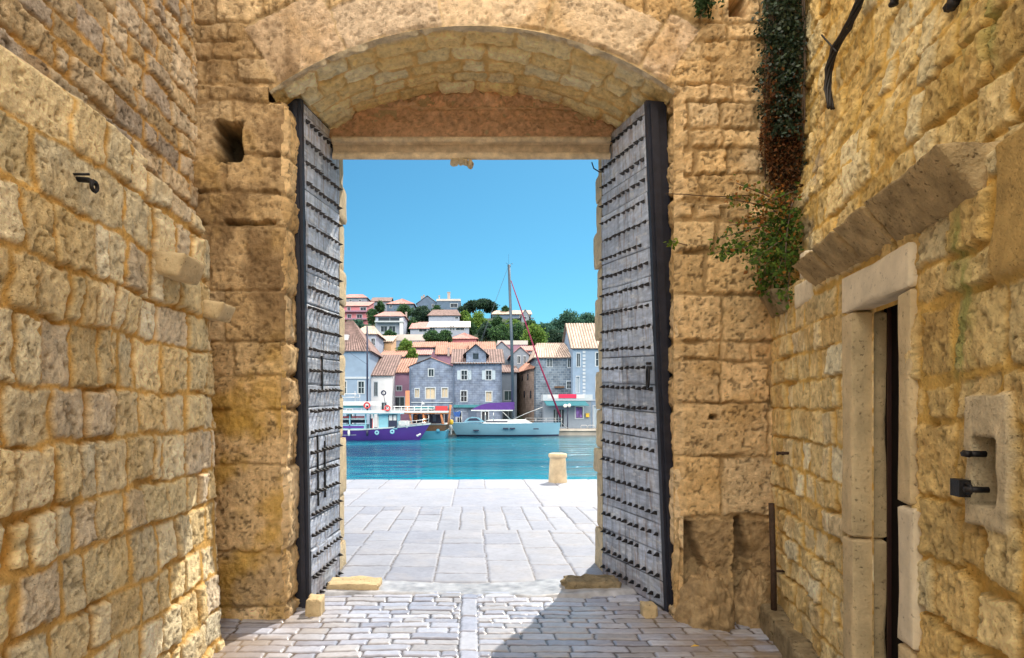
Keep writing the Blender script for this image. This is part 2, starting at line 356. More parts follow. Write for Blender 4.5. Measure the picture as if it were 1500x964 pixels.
def gate_front(U, V):
    kw = dict(pal=PAL_G, mortar=(.46, .31, .15), streak=None)
    h0, c0, m0 = masonry(U, V, lay_top, seed=3, rough=.014, relief=.018, joint=.007, rs=22, bev=.010, rad=.014, **kw)
    hL, cL, mL = masonry(U, V, layL, seed=4, rough=.016, relief=.022, joint=.006, bev=.014, rad=.016, rs=18, warp=.02, stain=(.52, .32, .09), stain_amt=.7, **kw)
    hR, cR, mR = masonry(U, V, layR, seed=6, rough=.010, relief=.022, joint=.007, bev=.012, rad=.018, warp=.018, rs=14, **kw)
    an = np.arctan2(U-AX, V-(ATOP-AR)); rd = np.hypot(U-AX, V-(ATOP-AR))-AR
    hV, cV, mV = masonry(an*AR, rd, layV, pal=[(.74, .57, .40), (.68, .50, .33), (.76, .57, .37)], mortar=(.60, .44, .24), seed=7, rough=.012, relief=.016, joint=.003, warp=.02, bev=.015, pitc=.3)
    h, c = h0, c0
    ul = sstep(.0, .01, -1.44-U+.05)*(V < 4.05+.0*U); h = h*(1-ul)+hL*ul; c = c*(1-ul[..., None])+cL*ul[..., None]
    ur = (U > 1.5)*(V < 3.15); h = np.where(ur, hR, h); c = np.where(ur[..., None], cR, c)
    vi = np.clip(np.searchsorted(layV.br[0], an*AR+(fbm(U*4, V*4, 7, 3)-.5)*.03, 'right')-1, 0, 40)
    ring = (rd > -.02)*(rd < .30+.22*_hs[vi*13 % 4096, 2]+(fbm(U*6, V*6, 8, 3)-.5)*.06)*(np.abs(an) < .585)
    h = np.where(ring, hV, h); c = np.where(ring[..., None], cV, c)
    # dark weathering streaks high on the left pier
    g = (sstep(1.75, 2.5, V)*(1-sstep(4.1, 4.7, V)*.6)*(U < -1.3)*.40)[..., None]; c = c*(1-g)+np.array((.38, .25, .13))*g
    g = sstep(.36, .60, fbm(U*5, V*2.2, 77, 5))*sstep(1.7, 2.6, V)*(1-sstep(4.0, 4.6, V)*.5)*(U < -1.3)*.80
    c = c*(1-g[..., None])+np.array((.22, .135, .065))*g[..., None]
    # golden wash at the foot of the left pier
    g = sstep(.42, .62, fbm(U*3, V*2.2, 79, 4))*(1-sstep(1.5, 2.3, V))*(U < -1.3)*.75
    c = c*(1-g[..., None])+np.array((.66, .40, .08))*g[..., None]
    # putlog hole, and the deep slot under it
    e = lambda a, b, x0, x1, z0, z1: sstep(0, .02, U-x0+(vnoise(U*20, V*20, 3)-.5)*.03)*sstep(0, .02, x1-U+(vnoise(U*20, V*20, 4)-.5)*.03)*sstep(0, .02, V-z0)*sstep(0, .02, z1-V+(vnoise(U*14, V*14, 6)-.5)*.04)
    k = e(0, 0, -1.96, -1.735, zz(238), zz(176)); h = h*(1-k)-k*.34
    c = c*(1-.85*k[..., None])  # shade inside the putlog hole is also put into the colour
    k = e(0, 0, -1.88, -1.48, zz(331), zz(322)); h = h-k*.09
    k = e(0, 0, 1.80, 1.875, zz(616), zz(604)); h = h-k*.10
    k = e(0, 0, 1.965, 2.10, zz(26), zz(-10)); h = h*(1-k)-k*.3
    # worn gouges and rounded bosses at the foot of the right pier
    for (x0, x1) in ((1.58, 1.985), (1.985, 2.30)):
        w_ = x1-x0; wob = (fbm(U*8, V*8, 58, 3)-.5); a = (U-x0)/w_+wob*.10; b = V/.80+wob*.08
        reg = sstep(0, .10, a)*sstep(0, .08, 1-a)*sstep(0, .10, 1-b)*(V > -.1)
        diag = sstep(-.04, .04, a-(.22+.62*(.92-b)))              # right of the slanting ridge
        boss = np.maximum(0, 1-((a-.50)/.52)**2-(np.maximum(V, 0)/.46)**2)
        rk = (fbm(U*6, V*6, 55, 5)-.5)*.10-np.abs(fbm(U*9, V*9, 56, 4)-.5)*.11
        up = -.17*(1-diag)*sstep(0, .12, a)*(1-.35*a)+diag*(.03+rk*.6)
        hh = np.where(boss > .001, np.maximum(up, .06*np.sqrt(boss)-.14+rk*.5), up)
        h = h*(1-reg)+hh*reg
        rock = np.clip((boss > .02)*1.0+diag*.6, 0, 1)
        dk = (reg*(.75-.45*rock))[..., None]; c = c*(1-dk)+np.array((.22, .145, .08))*dk*(.5+1.0*fbm(U*9, V*9, 57, 4))[..., None]
    return h, c
def put(mb, U, V, h, c): mb.grid(np.stack([U, GY-h, V], -1), c)
gw = MB()
# left pier, right pier
zs = cat_lin((-.05, 4.9, .0105), (4.9, 9.0, .3))
us = cat_lin((-3.2, -2.25, .1), (-2.25, -1.54, .0105)); U, V = np.meshgrid(us, zs, indexing='ij')
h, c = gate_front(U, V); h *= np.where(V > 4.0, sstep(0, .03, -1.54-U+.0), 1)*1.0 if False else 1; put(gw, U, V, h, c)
zs2 = lin(-.05, 3.95, .0105); us = lin(-1.54, XL, .0105); U, V = np.meshgrid(us, zs2, indexing='ij')
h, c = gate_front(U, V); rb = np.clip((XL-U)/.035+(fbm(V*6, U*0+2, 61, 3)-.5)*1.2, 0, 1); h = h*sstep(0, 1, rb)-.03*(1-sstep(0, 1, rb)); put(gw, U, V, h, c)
us = cat_lin((XR, 2.62, .0105), (2.62, 3.6, .1)); U, V = np.meshgrid(us, zs, indexing='ij')
h, c = gate_front(U, V); rb = np.clip((U-XR)/.06+(fbm(V*6, U*0+5, 62, 3)-.5)*1.0, 0, 1); rb = np.where(V > 4.03, 1, rb); h = h*sstep(0, 1, rb)-.045*(1-sstep(0, 1, rb)); put(gw, U, V, h, c)
# over the arch
us = lin(-1.54, XR, .0105); ws = cat_lin((0, .8, .0105), (.8, 4.6, .3)); U, W_ = np.meshgrid(us, ws, indexing='ij'); V = arch(U)+W_
h, c = gate_front(U, V); rb = np.clip(W_/.03, 0, 1); h = h*sstep(0, 1, rb); put(gw, U, V, h, c)
# core behind the faces
for a, b in (((-6, GY+.42, -.3), (-1.56, BY, 9)), ((1.62, GY+.42, -.3), (6, BY, 9)), ((-1.57, GY+.1, 4.60), (1.63, BY-.002, 9)), ((-1.57, LY+.06, -.3), (-1.50, BY-.003, 4.6)), ((1.50, LY+.06, -.3), (1.63, BY-.003, 4.6)), ((-1.57, LY+.07, 4.24), (1.63, BY-.004, 4.61))):
    gw.box(a, b, (.5, .36, .2))
for a, b in (((-6, GY+.002, -.3), (-3.19, BY-.01, 9)), ((3.59, GY+.002, -.3), (6, BY-.01, 9))): gw.box(a, b, (.5, .36, .2))
gate = gw.build('gate_wall', M['wall'])
tag(gate, 'thick golden stone town gate wall with a broad low arch over the doorway', 'gate wall')

# worn boulders set as guard stones at the foot of the right pier
for (cx_, hw_, ht_, out_, sd_) in ((1.79, .215, .44, .30, 1), (2.135, .155, .40, .26, 2)):
    gs = MB(); th_ = np.linspace(0, np.pi, 70); ph_ = np.linspace(-.12, np.pi/2, 60); T, H = np.meshgrid(th_, ph_, indexing='ij')
    dx, dy, dz = np.cos(H)*np.cos(T), -np.cos(H)*np.sin(T), np.sin(H)
    q = 1+(fbm(dx*2+sd_*5+9, dz*2.4+dy*1.5+sd_, 171, 5)-.5)*.55-np.abs(fbm(dx*4+sd_*3+9, dz*4+dy*3+4, 172, 4)-.5)*.35
    c = np.array((.46, .32, .17))*(.45+1.1*fbm(dx*5+9, dz*5+dy*3+sd_*4, 173, 5))[..., None]
    up_ = sstep(.45, .7, fbm(dx*3+4, dz*3+dy+sd_, 174, 4))[..., None]*.6; c = c*(1-up_)+np.array((.62, .45, .25))*up_
    gs.grid(np.stack([cx_+dx*hw_*q+.06*dz*hw_, GY+.04+dy*out_*q, dz*ht_*q*(1+.10*dx)], -1), c)
    gs.build('guard_stone', M['wall'], gate)
# reveals beside the door leaves
rv = MB()
ys = lin(GY, LY+.1, .014); zs_ = lin(-.05, 3.95, .014)
layRv = Lay(51, rowsL, 0, 8, (.3, .7))
U, V = np.meshgrid(ys, zs_, indexing='ij'); h, c, _ = masonry(U, V, layRv, PAL_G, (.4, .27, .13), seed=12, rough=.02); h *= sstep(0, .04, U-GY); h -= .03*(1-sstep(0, .04, U-GY))
rv.grid(np.stack([XL+h-.0, U, V], -1), c)
rv.box((-1.57, GY+.02, 3.93), (XL-.01, LY+.1, 3.95), (.4, .3, .18))
zs_ = lin(-.05, 4.06, .014); U, V = np.meshgrid(ys, zs_, indexing='ij'); h, c, _ = masonry(U, V, layRv, PAL_G, (.4, .27, .13), seed=14, rough=.02); h *= sstep(0, .05, U-GY); h -= .03*(1-sstep(0, .05, U-GY))
rv.grid(np.stack([XR-h+.03, U, V], -1), c)
rv.build('reveal', M['wall'], gate)
# barrel soffit
sf = MB(); zc = ATOP-AR; a0 = math.asin((-1.54-AX)/AR); a1 = math.asin((XR-AX)/AR)
an = np.linspace(a0, a1, 330); ys = lin(GY, LY+.05, .0105); A, Y_ = np.meshgrid(an, ys, indexing='ij')
laySf = Lay(61, [4.7, 5.02, 5.24, 5.45, 5.63, 5.80, 6.2], -3, 3, (.20, .42))
h, c, _ = masonry(A*AR, Y_, laySf, [(.96, .82, .47), (.95, .75, .37), (.97, .87, .56)], (.80, .55, .22), seed=15, rough=.024, rs=15, pitd=.006, pitc=.15, stain=(.80, .56, .22), spk=.3, cvar=.2, relief=.018, joint=.008, bev=.04, streak=(7, 26), warp=.02)
lip = sstep(0, .03, Y_-GY); h = h*lip
lipc = (1-sstep(.06, .11, Y_-GY))[..., None]; c = c*(1-lipc)+np.array((.74, .64, .46))*lipc
sf.grid(np.stack([AX+np.sin(A)*(AR-h), Y_, zc+np.cos(A)*(AR-h)], -1), c)
sf.build('arch_soffit', M['wall'], gate)
# lunette above the lintel
lu = MB(); us = lin(-1.56, 1.58, .0125); ts = np.linspace(0, 1, 70); U, T = np.meshgrid(us, ts, indexing='ij'); zb = 4.02; V = zb+(arch(U)+.01-zb)*T
layLu = Lay(71, [3.8, 4.375, 4.58], -3, 3, (.20, .34), {0: [-3, -2, 3, 4]})
h, c, _ = masonry(U, V, layLu, [(.80, .52, .34), (.74, .47, .30), (.84, .57, .38)], (.76, .53, .34), seed=16, rough=.034, relief=.02, joint=.006, warp=.015, stain=(.60, .36, .20), rs=9, pitc=.25)
lu.grid(np.stack([U, LY-h+.0, V], -1), c); lu.build('lunette', M['wall'], gate)
# moulded lintel: profile (y, z) run along x with a worn edge
ln = MB(); prof = [(LY+.05, 4.085), (LY-.06, 4.08), (LY-.085, 4.062), (LY-.08, 4.03), (LY-.03, 4.012), (LY-.012, 3.985), (LY-.012, 3.955), (LY-.04, 3.942), (LY-.052, 3.925), (LY-.052, 3.895), (LY-.035, 3.880), (LY+.02, 3.90), (LY+.17, 3.965), (LY+.172, 4.10)]
# refine the profile
pp = []
for (a, b), (a2, b2) in zip(prof[:-1], prof[1:]):
    n = max(1, int(math.hypot(a2-a, b2-b)/.012)); pp += [(a+(a2-a)*k/n, b+(b2-b)*k/n) for k in range(n)]
pp.append(prof[-1]); pp = np.array(pp); xs = lin(-1.263, 1.268, .0125)
Xg, K = np.meshgrid(xs, np.arange(len(pp)), indexing='ij'); Yg = pp[K, 0]; Zg = pp[K, 1]
nz = (fbm(Xg*9, K*.25, 81, 5)-.5)*.028; nz2 = (fbm(Xg*3, K*.1, 82, 3)-.5)*.012
front = (Yg < LY+.1)
c = np.array((.80, .65, .45))*(.65+.7*fbm(Xg*12, K*.3, 83, 5))[..., None]
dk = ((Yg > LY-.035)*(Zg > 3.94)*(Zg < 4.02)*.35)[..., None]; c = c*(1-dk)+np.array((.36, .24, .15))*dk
ln.grid(np.stack([Xg, Yg+nz*front, Zg+(nz+nz2)*.5*front], -1), c)
ln.box((-1.262, LY+.02, 4.0), (1.267, LY+.168, 4.5), (.55, .42, .26))
lint = ln.build('lintel', M['wall'], gate)
# broken carving left hanging under the lintel
bc = MB()
for (px, py, rx, rz, sd) in ((666, 238, .045, .02, 1), (676, 237, .035, .016, 2), (689, 241, .030, .036, 3), (682, 238, .03, .02, 4)):
    x, y, z = P(px, py, 5.93); n, m = 14, 10; th = np.linspace(0, 2*np.pi, n); ph = np.linspace(-np.pi/2, np.pi/2, m); T, H = np.meshgrid(th, ph, indexing='ij')
    q = 1+(fbm(T*1.2+sd*3, H*1.5+sd, 5, 3)-.5)*.7; q[-1] = q[0]
    bc.grid(np.stack([x+rx*q*np.cos(H)*np.cos(T), y+.08*q*np.cos(H)*np.sin(T), z+rz*q*np.sin(H)], -1))
bc.build('broken_carving', M['ashlar'], gate)
# outer door jambs in alternating quoins
def jamb(side, xin, spec, name='door_jamb'):
    mb = MB(); r = random.Random(side+5)
    for (z0, z1, d) in spec:
        n = 6; us = np.linspace(0, 1, 7); vs = np.linspace(z0+.004, z1-.004, max(4, int((z1-z0)/.03)))
        x = xin-side*d
        ys_ = np.array([6.23, 6.25, 6.28, 6.35, 6.42, 6.5, 6.60, 6.64, 6.66]); U, V = np.meshgrid(ys_, vs, indexing='ij')
        ed = np.minimum(np.minimum(U-6.21, 6.68-U), np.minimum(V-z0, z1-V)); rnd = (1-sstep(0, .03, ed))*.014
        hh = (fbm(U*9, V*9, 91+int(z0*10), 4)-.5)*.016
        c = np.array((.72, .58, .38))*(.75+.5*fbm(U*8, V*8, 93, 4))[..., None]
        mb.grid(np.stack([x+side*(rnd+hh), U, V], -1), c)
        for (yy, s_) in ((6.23, -1),):
            mb.box((x+side*.012, 6.232, z0+.005), (x+side*.5, 6.659, z1-.005), (.66, .52, .33))
    mb.box((xin+side*.02, 6.24, -.02), (xin+side*.22, 6.65, 4.3), (.62, .48, .3))
    return mb.build(name, M['wall'], gate)
def zq(py, Y=6.66): return CH+(VY-py)/F*Y
jr = [1000, 845, 770, 690, 655, 600, 545, 500, 440, 396, 345, 300, 262, 215]
jamb(1, 1.305, [(max(-.02, zq(a)), min(4.30, zq(b)), (.0, .035, .012, .05, .02, .03)[i % 6]) for i, (a, b) in enumerate(zip(jr[:-1], jr[1:])) if zq(b) > 0])
jl = [1000, 850, 790, 720, 640, 580, 520, 450, 400, 330, 280, 215]
jamb(-1, -1.31, [(max(-.02, zq(a)), min(4.30, zq(b)), (.015, .03, .01, .035, .0, .02)[i % 6]) for i, (a, b) in enumerate(zip(jl[:-1], jl[1:])) if zq(b) > 0])

# ------------------------------------------------------------------ left wall: projecting lower stage under a set-back upper stage
lw = MB()
def ltop(y): return np.interp(y, [2.3, 2.6, 3.0, 3.40, 3.46, 3.8, 4.1, 4.3, 4.46], [2.97, 2.99, 3.0, 2.96, 2.93, 2.90, 2.86, 2.74, 2.60])
ys = lin(2.15, 4.46, .0095); ts = np.linspace(0, 1, 310); U, T = np.meshgrid(ys, ts, indexing='ij'); V = -.05+(ltop(U)+.05)*T
layLo = Lay(81, [-.3, .05, .26, .50, .72, .98, 1.20, 1.47, 1.70, 1.98, 2.20, 2.45, 2.72, 3.2], 2, 5, (.10, .30), {12: [2.3, 2.8, 3.05, 3.25, 3.5, 3.75, 4.0, 4.2, 4.6], 11: [2.3, 2.55, 3.2, 3.45, 3.55, 3.8, 4.02, 4.2, 4.6]})
h, c, _ = masonry(U, V, layLo, PAL_L, OCHRE, seed=22, joint=.011, relief=.014, off=.012, rough=.010, bev=.008, rad=.014, warp=.024, rs=26, stain=(.74, .50, .18), stain_amt=.3, pitd=.009, spk=.4, pitc=.32)
U = U+(fbm(V*5, V*0+3, 23, 4)-.5)*.05*np.clip((3-U)/.5, 0, 1); edgef = sstep(0, .05, U-2.15)*sstep(0, .07, 4.46-U); top = sstep(0, .05, ltop(U)-V)
hb = -.02*V+.02*np.sin(V*2.1+U*2)+np.where(U < 3.44, .05*sstep(1.9, 2.2, V), 0)*(1-sstep(3.40, 3.46, U))-.06*(1-sstep(0, .25, 4.46-U))*sstep(1.2, 2.4, V)
X = -1.70+hb+h*edgef*top-.05*(1-edgef)-.05*(1-top)
lw.grid(np.stack([X, U, V], -1), c)
# sloping ledge on top of it
ts = np.linspace(0, 1, 30); U, T = np.meshgrid(ys, ts, indexing='ij'); x0 = X[:, -1][:, None]
h, c2, _ = masonry(U, T*.5, Lay(82, [-.1, .3, .8], 2, 5, (.2, .4)), [(.40, .33, .24), (.34, .28, .2)], (.36, .25, .12), seed=24)
lw.grid(np.stack([x0+(-2.14-x0)*T, U+0*T, ltop(U)+T*.16+h*.6*np.sin(T*np.pi)], -1), c2)
# near end and far end faces
xs = lin(-2.9, -1.70, .02); zs_ = lin(-.05, 2.97, .0125); U, V = np.meshgrid(xs, zs_, indexing='ij')
h, c, _ = masonry(U, V, Lay(83, [-.3, .05, .3, .55, .85, 1.1, 1.45, 1.7, 2.05, 2.35, 2.6, 3.2], -4, -1, (.25, .5)), [(.46, .33, .18), (.40, .28, .14)], (.36, .21, .08), seed=25, relief=.04, rough=.04, rs=14)
lw.grid(np.stack([U, 2.16-h*sstep(0, .05, -1.74-U), V], -1), c)
lw.box((-2.9, 2.2, -.1), (-1.82, 4.40, 2.58), (.5, .36, .2)); lw.box((-2.9, 2.2, 2.58), (-2.1, 4.40, 2.95), (.5, .36, .2))
# upper stage
ys = cat_lin((-2.0, 1.6, .2), (1.6, 4.96, .0125)); zs_ = cat_lin((2.4, 5.2, .0125), (5.2, 6.0, .2)); U, V = np.meshgrid(ys, zs_, indexing='ij')
layUp = Lay(84, rnd_rows(14, 2.2, 6.3, (.11, .20)), -3, 6, (.14, .42))
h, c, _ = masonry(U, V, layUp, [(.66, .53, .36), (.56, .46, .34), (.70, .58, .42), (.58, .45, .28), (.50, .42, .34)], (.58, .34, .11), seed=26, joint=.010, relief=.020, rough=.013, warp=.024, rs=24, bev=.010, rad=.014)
lw.grid(np.stack([-2.10+h, U, V], -1), c)
lw.box((-4.2, -2.0, -.1), (-2.12, 4.96, 6.0), (.5, .36, .2))
lw.grid(np.stack(np.meshgrid(np.linspace(-2.115, -2.115, 2), [-2.0, 2.48], [0, 2.4], indexing='ij'), -1)[0], None) if False else None
left = lw.build('street_wall', M['wall'])
tag(left, 'rough pale stone house wall on the left with wide ochre mortar and a sloping ledge', 'wall')
def rough_block(name, mtl, parent, pts, seed=1, amp=.012, seg=12, label=None, org=None, rad=.014):
    """a worn stone block from eight corners (bottom ring, top ring)"""
    v = np.array(pts, float); mb = MB()
    faces = [(0, 1, 5, 4), (1, 2, 6, 5), (2, 3, 7, 6), (3, 0, 4, 7), (4, 5, 6, 7), (0, 3, 2, 1)]
    ce = v.mean(0)
    for f in faces:
        a, b, c_, d = v[list(f)]
        gg = np.unique(np.concatenate([np.linspace(0, 1, seg), [.03, .06, .94, .97]])); s_, t_ = np.meshgrid(gg, gg, indexing='ij'); s_ = s_[..., None]; t_ = t_[..., None]
        q = a*(1-s_)*(1-t_)+b*s_*(1-t_)+c_*s_*t_+d*(1-s_)*t_
        la = np.linalg.norm(b-a); lb_ = np.linalg.norm(d-a); k = np.minimum(np.minimum(s_, 1-s_)*la, np.minimum(t_, 1-t_)*lb_)
        q = q-(q-ce)/np.linalg.norm(q-ce, axis=-1, keepdims=True)*rad*(1-np.clip(k/(rad*2.2), 0, 1))**2
        nn = (fbm(q[..., 0]*13+q[..., 2]*7, q[..., 1]*13+q[..., 2]*9, seed, 4)-.5)[..., None]*2*amp
        q = q+nn*(q-ce)/np.linalg.norm(q-ce, axis=-1, keepdims=True)
        mb.grid(q)
    o = mb.build(name, mtl, parent, org)
    if label: o['label'] = label
    return o
def lblock(px, py, Yc, wy, hz, out, drop, seed, parent, x0=-1.70):
    z = CH+(VY-py)/F*Yc; xi = x0-.12; xo = x0+out
    return rough_block('corbel', M['ashlar'], parent, [(xi, Yc-wy/2, z-hz/2), (xo-.05, Yc-wy/2, z-hz/2-drop), (xo-.05, Yc+wy/2, z-hz/2-drop), (xi, Yc+wy/2, z-hz/2), (xi, Yc-wy/2, z+hz/2), (xo, Yc-wy/2, z+hz/2-drop), (xo, Yc+wy/2, z+hz/2-drop), (xi, Yc+wy/2, z+hz/2)], seed)
lblock(245, 388, 3.72, .30, .13, .13, .03, 3, left); lblock(316, 452, 4.30, .24, .11, .11, .03, 5, left)
# iron cramp
ic = MB(); x, y, z = P(118, 268, 2.82)
ic.tube([(x-.05, y, z+.02), (x+.03, y+.01, z+.015), (x+.055, y+.01, z-.0)], .012, 6); ic.torus((x+.06, y, z-.015), .022, .009, 10, 5, 'x'); ic.tube([(x-.03, y-.02, z+.03), (x+.05, y-.02, z+.03)], .006, 5)
tag(ic.build('wall_hook', M['iron'], None, (x, y, z)), 'small black iron hook fixed in the left stone wall', 'hook')

# ------------------------------------------------------------------ right wall, turned a little towards the street
RC = np.array((2.30, 4.95)); RD = np.array((.21, 1.0)); RD = RD/np.linalg.norm(RD); RN = np.array((-RD[1], RD[0]))
def rp(s, z, o=0.0):
    """point on the right wall: s metres towards the camera from the corner, o metres out into the street"""
    s = np.asarray(s, float); o = np.asarray(o, float); z = np.asarray(z, float)
    return np.stack(np.broadcast_arrays(RC[0]-RD[0]*s+RN[0]*o, RC[1]-RD[1]*s+RN[1]*o, z), -1)
def rs(px, py, o=0.0):
    k = (px-VX)/F; cx = RC[0]+RN[0]*o; cy = RC[1]+RN[1]*o
    s = (cx-k*cy)/(RD[0]-k*RD[1]); Y = cy-RD[1]*s
    return s, CH+(VY-py)/F*Y
rw = MB()
DS0, DS1, DZ = 1.74, 2.25, 2.10       # doorway
NS0, NS1, NZ0, NZ1 = 2.825, 2.96, 1.285, 1.51   # niche
layA = Lay(91, [-.3, .08, .28, .44, .58, .72, .88, 1.03, 1.20, 1.40, 1.60, 1.78, 1.96, 2.12, 2.30, 2.6], -.5, 1.7, (.09, .30))
layB = Lay(92, [-.3, .12, .45, .8, 1.02, 1.25, 1.55, 1.72, 2.02, 2.16, 2.36, 2.6], 2.2, 6, (.14, .34))
layC = Lay(93, rnd_rows(17, 2.4, 6.2, (.15, .24)), -.5, 6, (.12, .34))
def right_face(Sg, V):
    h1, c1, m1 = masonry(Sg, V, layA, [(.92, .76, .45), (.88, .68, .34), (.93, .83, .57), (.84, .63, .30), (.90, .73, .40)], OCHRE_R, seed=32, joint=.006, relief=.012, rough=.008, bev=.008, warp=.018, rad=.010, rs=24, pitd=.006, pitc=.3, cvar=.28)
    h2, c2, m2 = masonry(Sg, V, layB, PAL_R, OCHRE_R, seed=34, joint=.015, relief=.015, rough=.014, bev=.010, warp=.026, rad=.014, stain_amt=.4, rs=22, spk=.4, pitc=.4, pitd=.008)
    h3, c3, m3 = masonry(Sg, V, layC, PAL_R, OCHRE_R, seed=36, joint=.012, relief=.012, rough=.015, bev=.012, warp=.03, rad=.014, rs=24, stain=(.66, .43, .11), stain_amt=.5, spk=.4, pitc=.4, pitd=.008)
    a = (Sg > 2.0)[..., None]; h = np.where(a[..., 0], h2, h1); c = np.where(a, c2, c1)
    up = V > 2.46; h = np.where(up, h3, h); c = np.where(up[..., None], c3, c)
    # render patch on the near upper end
    p = sstep(0, .04, Sg-2.90-(fbm(V*3, Sg*0, 41, 3)-.5)*.10)*sstep(0, .06, V-1.98-(fbm(Sg*5, V*0, 42, 3)-.5)*.1)
    hp = .022+(fbm(Sg*2, V*2, 43, 4)-.5)*.02; pc = np.array((.62, .41, .15))*(.8+.4*fbm(Sg*4, V*3, 44, 5))[..., None]
    h = h*(1-p)+hp*p; c = c*(1-p[..., None])+pc*p[..., None]
    fr = sstep(0, .012, Sg-2.775+(fbm(V*9, Sg*0, 141, 3)-.5)*.02)*sstep(0, .012, 3.03-Sg+(fbm(V*9, Sg*0+4, 142, 3)-.5)*.03)*sstep(0, .012, V-1.205+(fbm(Sg*9, V*0, 143, 3)-.5)*.02)*sstep(0, .012, 1.655-V+(fbm(Sg*9, V*0, 144, 3)-.5)*.02)
    h = h*(1-fr)+fr*(.030+(fbm(Sg*12, V*12, 145, 4)-.5)*.012); c = c*(1-fr[..., None])+np.array((.74, .61, .40))*(.75+.5*fbm(Sg*9, V*7, 146, 5))[..., None]*fr[..., None]
    # green and grey damp stains running down
    for (s0, wd, z0, z1, g) in ((2.72, .05, 1.62, 2.4, .55), (2.55, .045, 2.75, 3.6, .4), (2.35, .05, 2.9, 3.4, .25)):
        q = np.exp(-((Sg-s0-.02*np.sin(V*7))/wd)**2)*sstep(0, .1, V-z0)*sstep(0, .2, z1-V)*sstep(.35, .6, fbm(Sg*14, V*5, 46, 4))*g*1.6
        q = np.clip(q, 0, .8)[..., None]; c = c*(1-q)+np.array((.34, .36, .11))*q
    q = (np.exp(-((Sg-.35)/.22)**2)*sstep(2.5, 2.7, V)*(1-sstep(3.3, 3.7, V))*sstep(.4, .6, fbm(Sg*8, V*8, 47, 4))*.6)[..., None]
    c = c*(1-q)+np.array((.33, .30, .27))*q
    # grime along the foot
    q = ((1-sstep(.05, .75, V))*sstep(.35, .6, fbm(Sg*5, V*5, 48, 4))*.5)[..., None]; c = c*(1-q)+np.array((.30, .20, .09))*q
    off = -.15*sstep(2.44, 2.52, V)-.10*sstep(2.9, 3.7, V)
    # recessed doorway and niche
    dn = sstep(0, .012, Sg-DS0+.10)*sstep(0, .012, DS1+.08-Sg)*sstep(0, .012, DZ+.10-V)
    h = h*(1-dn)-.06*dn
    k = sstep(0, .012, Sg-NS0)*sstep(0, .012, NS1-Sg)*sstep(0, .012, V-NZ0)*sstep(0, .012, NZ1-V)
    h = h*(1-k)-.31*k; c = c*(1-.85*(k**.3)[..., None])  # shade inside the niche is painted into the stone colour
    return off+h, c
ss = cat_lin((-.05, 3.35, .0085), (3.35, 7.0, .15)); zs_ = cat_lin((-.05, 4.95, .0095), (4.95, 5.6, .2)); Sg, V = np.meshgrid(ss, zs_, indexing='ij')
o_, c = right_face(Sg, V)
cut = (Sg[:-1, :-1] > DS0+.02)*(Sg[1:, 1:] < DS1-.02)*(V[1:, 1:] < DZ-.02)
rw.grid(rp(Sg, V, o_), c, keep=~cut)
b = [rp(s, z, o) for (s, z, o) in ((-.3, -.1, -.36), (7, -.1, -.36), (7, -.1, -2.0), (-.3, -.1, -2.0), (-.3, 5.6, -.36), (7, 5.6, -.36), (7, 5.6, -2.0), (-.3, 5.6, -2.0))]
rw.hexa(b, (.5, .36, .2))
right = rw.build('street_wall', M['wall'])
tag(right, 'golden stone house wall on the right holding a dark doorway under a long stone hood', 'wall')
def rblock(name, s0, s1, z0, z1, o0, o1, mtl=None, seed=1, amp=.006, seg=14, o1b=None, label=None):
    """a dressed stone on the right wall; o1b is how far out its underside reaches"""
    ob = o1 if o1b is None else o1b
    q = [(s0, z0, o0), (s1, z0, o0), (s1, z0, ob), (s0, z0, ob), (s0, z1, o0), (s1, z1, o0), (s1, z1, o1), (s0, z1, o1)]
    return rough_block(name, mtl or M['ashlar'], right, [tuple(rp(*t)) for t in q], seed, amp, seg, label)
# door surround and door
sr = thing('door_surround', 'pale stone door surround in the right wall, plain lintel on two jambs', 'door frame', tuple(rp(2.0, 0, 0)))
def srblock(name, *a, **k):
    o = rblock(name, *a, **k); 
    L0 = np.array(LOC[right.name]); L1 = np.array(LOC[sr.name]); o.parent = sr
    co = np.empty(len(o.data.vertices)*3, np.float32); o.data.vertices.foreach_get('co', co); co = co.reshape(-1, 3)+(L0-L1); o.data.vertices.foreach_set('co', co.astype(np.float32).ravel()); LOC[o.name] = tuple(L1)
    return o
srblock('lintel', 1.585, 2.375, DZ, 2.285, -.13, .035, M['ashlar_pale'], 11, .005, 22)
srblock('jamb', 1.59, DS0, .0, .95, -.13, .03, M['ashlar'], 12, .005, 18); srblock('jamb', 1.592, DS0-.004, .953, DZ-.004, -.13, .033, M['ashlar'], 13, .005, 18)
srblock('jamb', DS1, 2.37, .0, .62, -.13, .03, M['ashlar'], 14, .005, 18); srblock('jamb', DS1+.003, 2.40, .624, 1.20, -.13, .033, M['ashlar_pale'], 15, .005, 18); srblock('jamb', DS1, 2.368, 1.204, DZ-.004, -.13, .03, M['ashlar'], 16, .005, 18)
dr = MB(); q = [(DS0-.06, -.02, -.22), (DS1+.06, -.02, -.22), (DS1+.06, -.02, -.135), (DS0-.06, -.02, -.135), (DS0-.06, DZ+.06, -.22), (DS1+.06, DZ+.06, -.22), (DS1+.06, DZ+.06, -.135), (DS0-.06, DZ+.06, -.135)]
dr.hexa([tuple(rp(*t)) for t in q])
door = thing('house_door', 'narrow near-black wooden door set deep in the right wall', 'door', tuple(rp(2.0, 0, -.15)))
M['near_black'] = mat('near_black_wood', (.008, .006, .006), rough=.8, var=.3, vs=10, spec=.1)
dr.build('panel', M['near_black'], door)
st = MB()
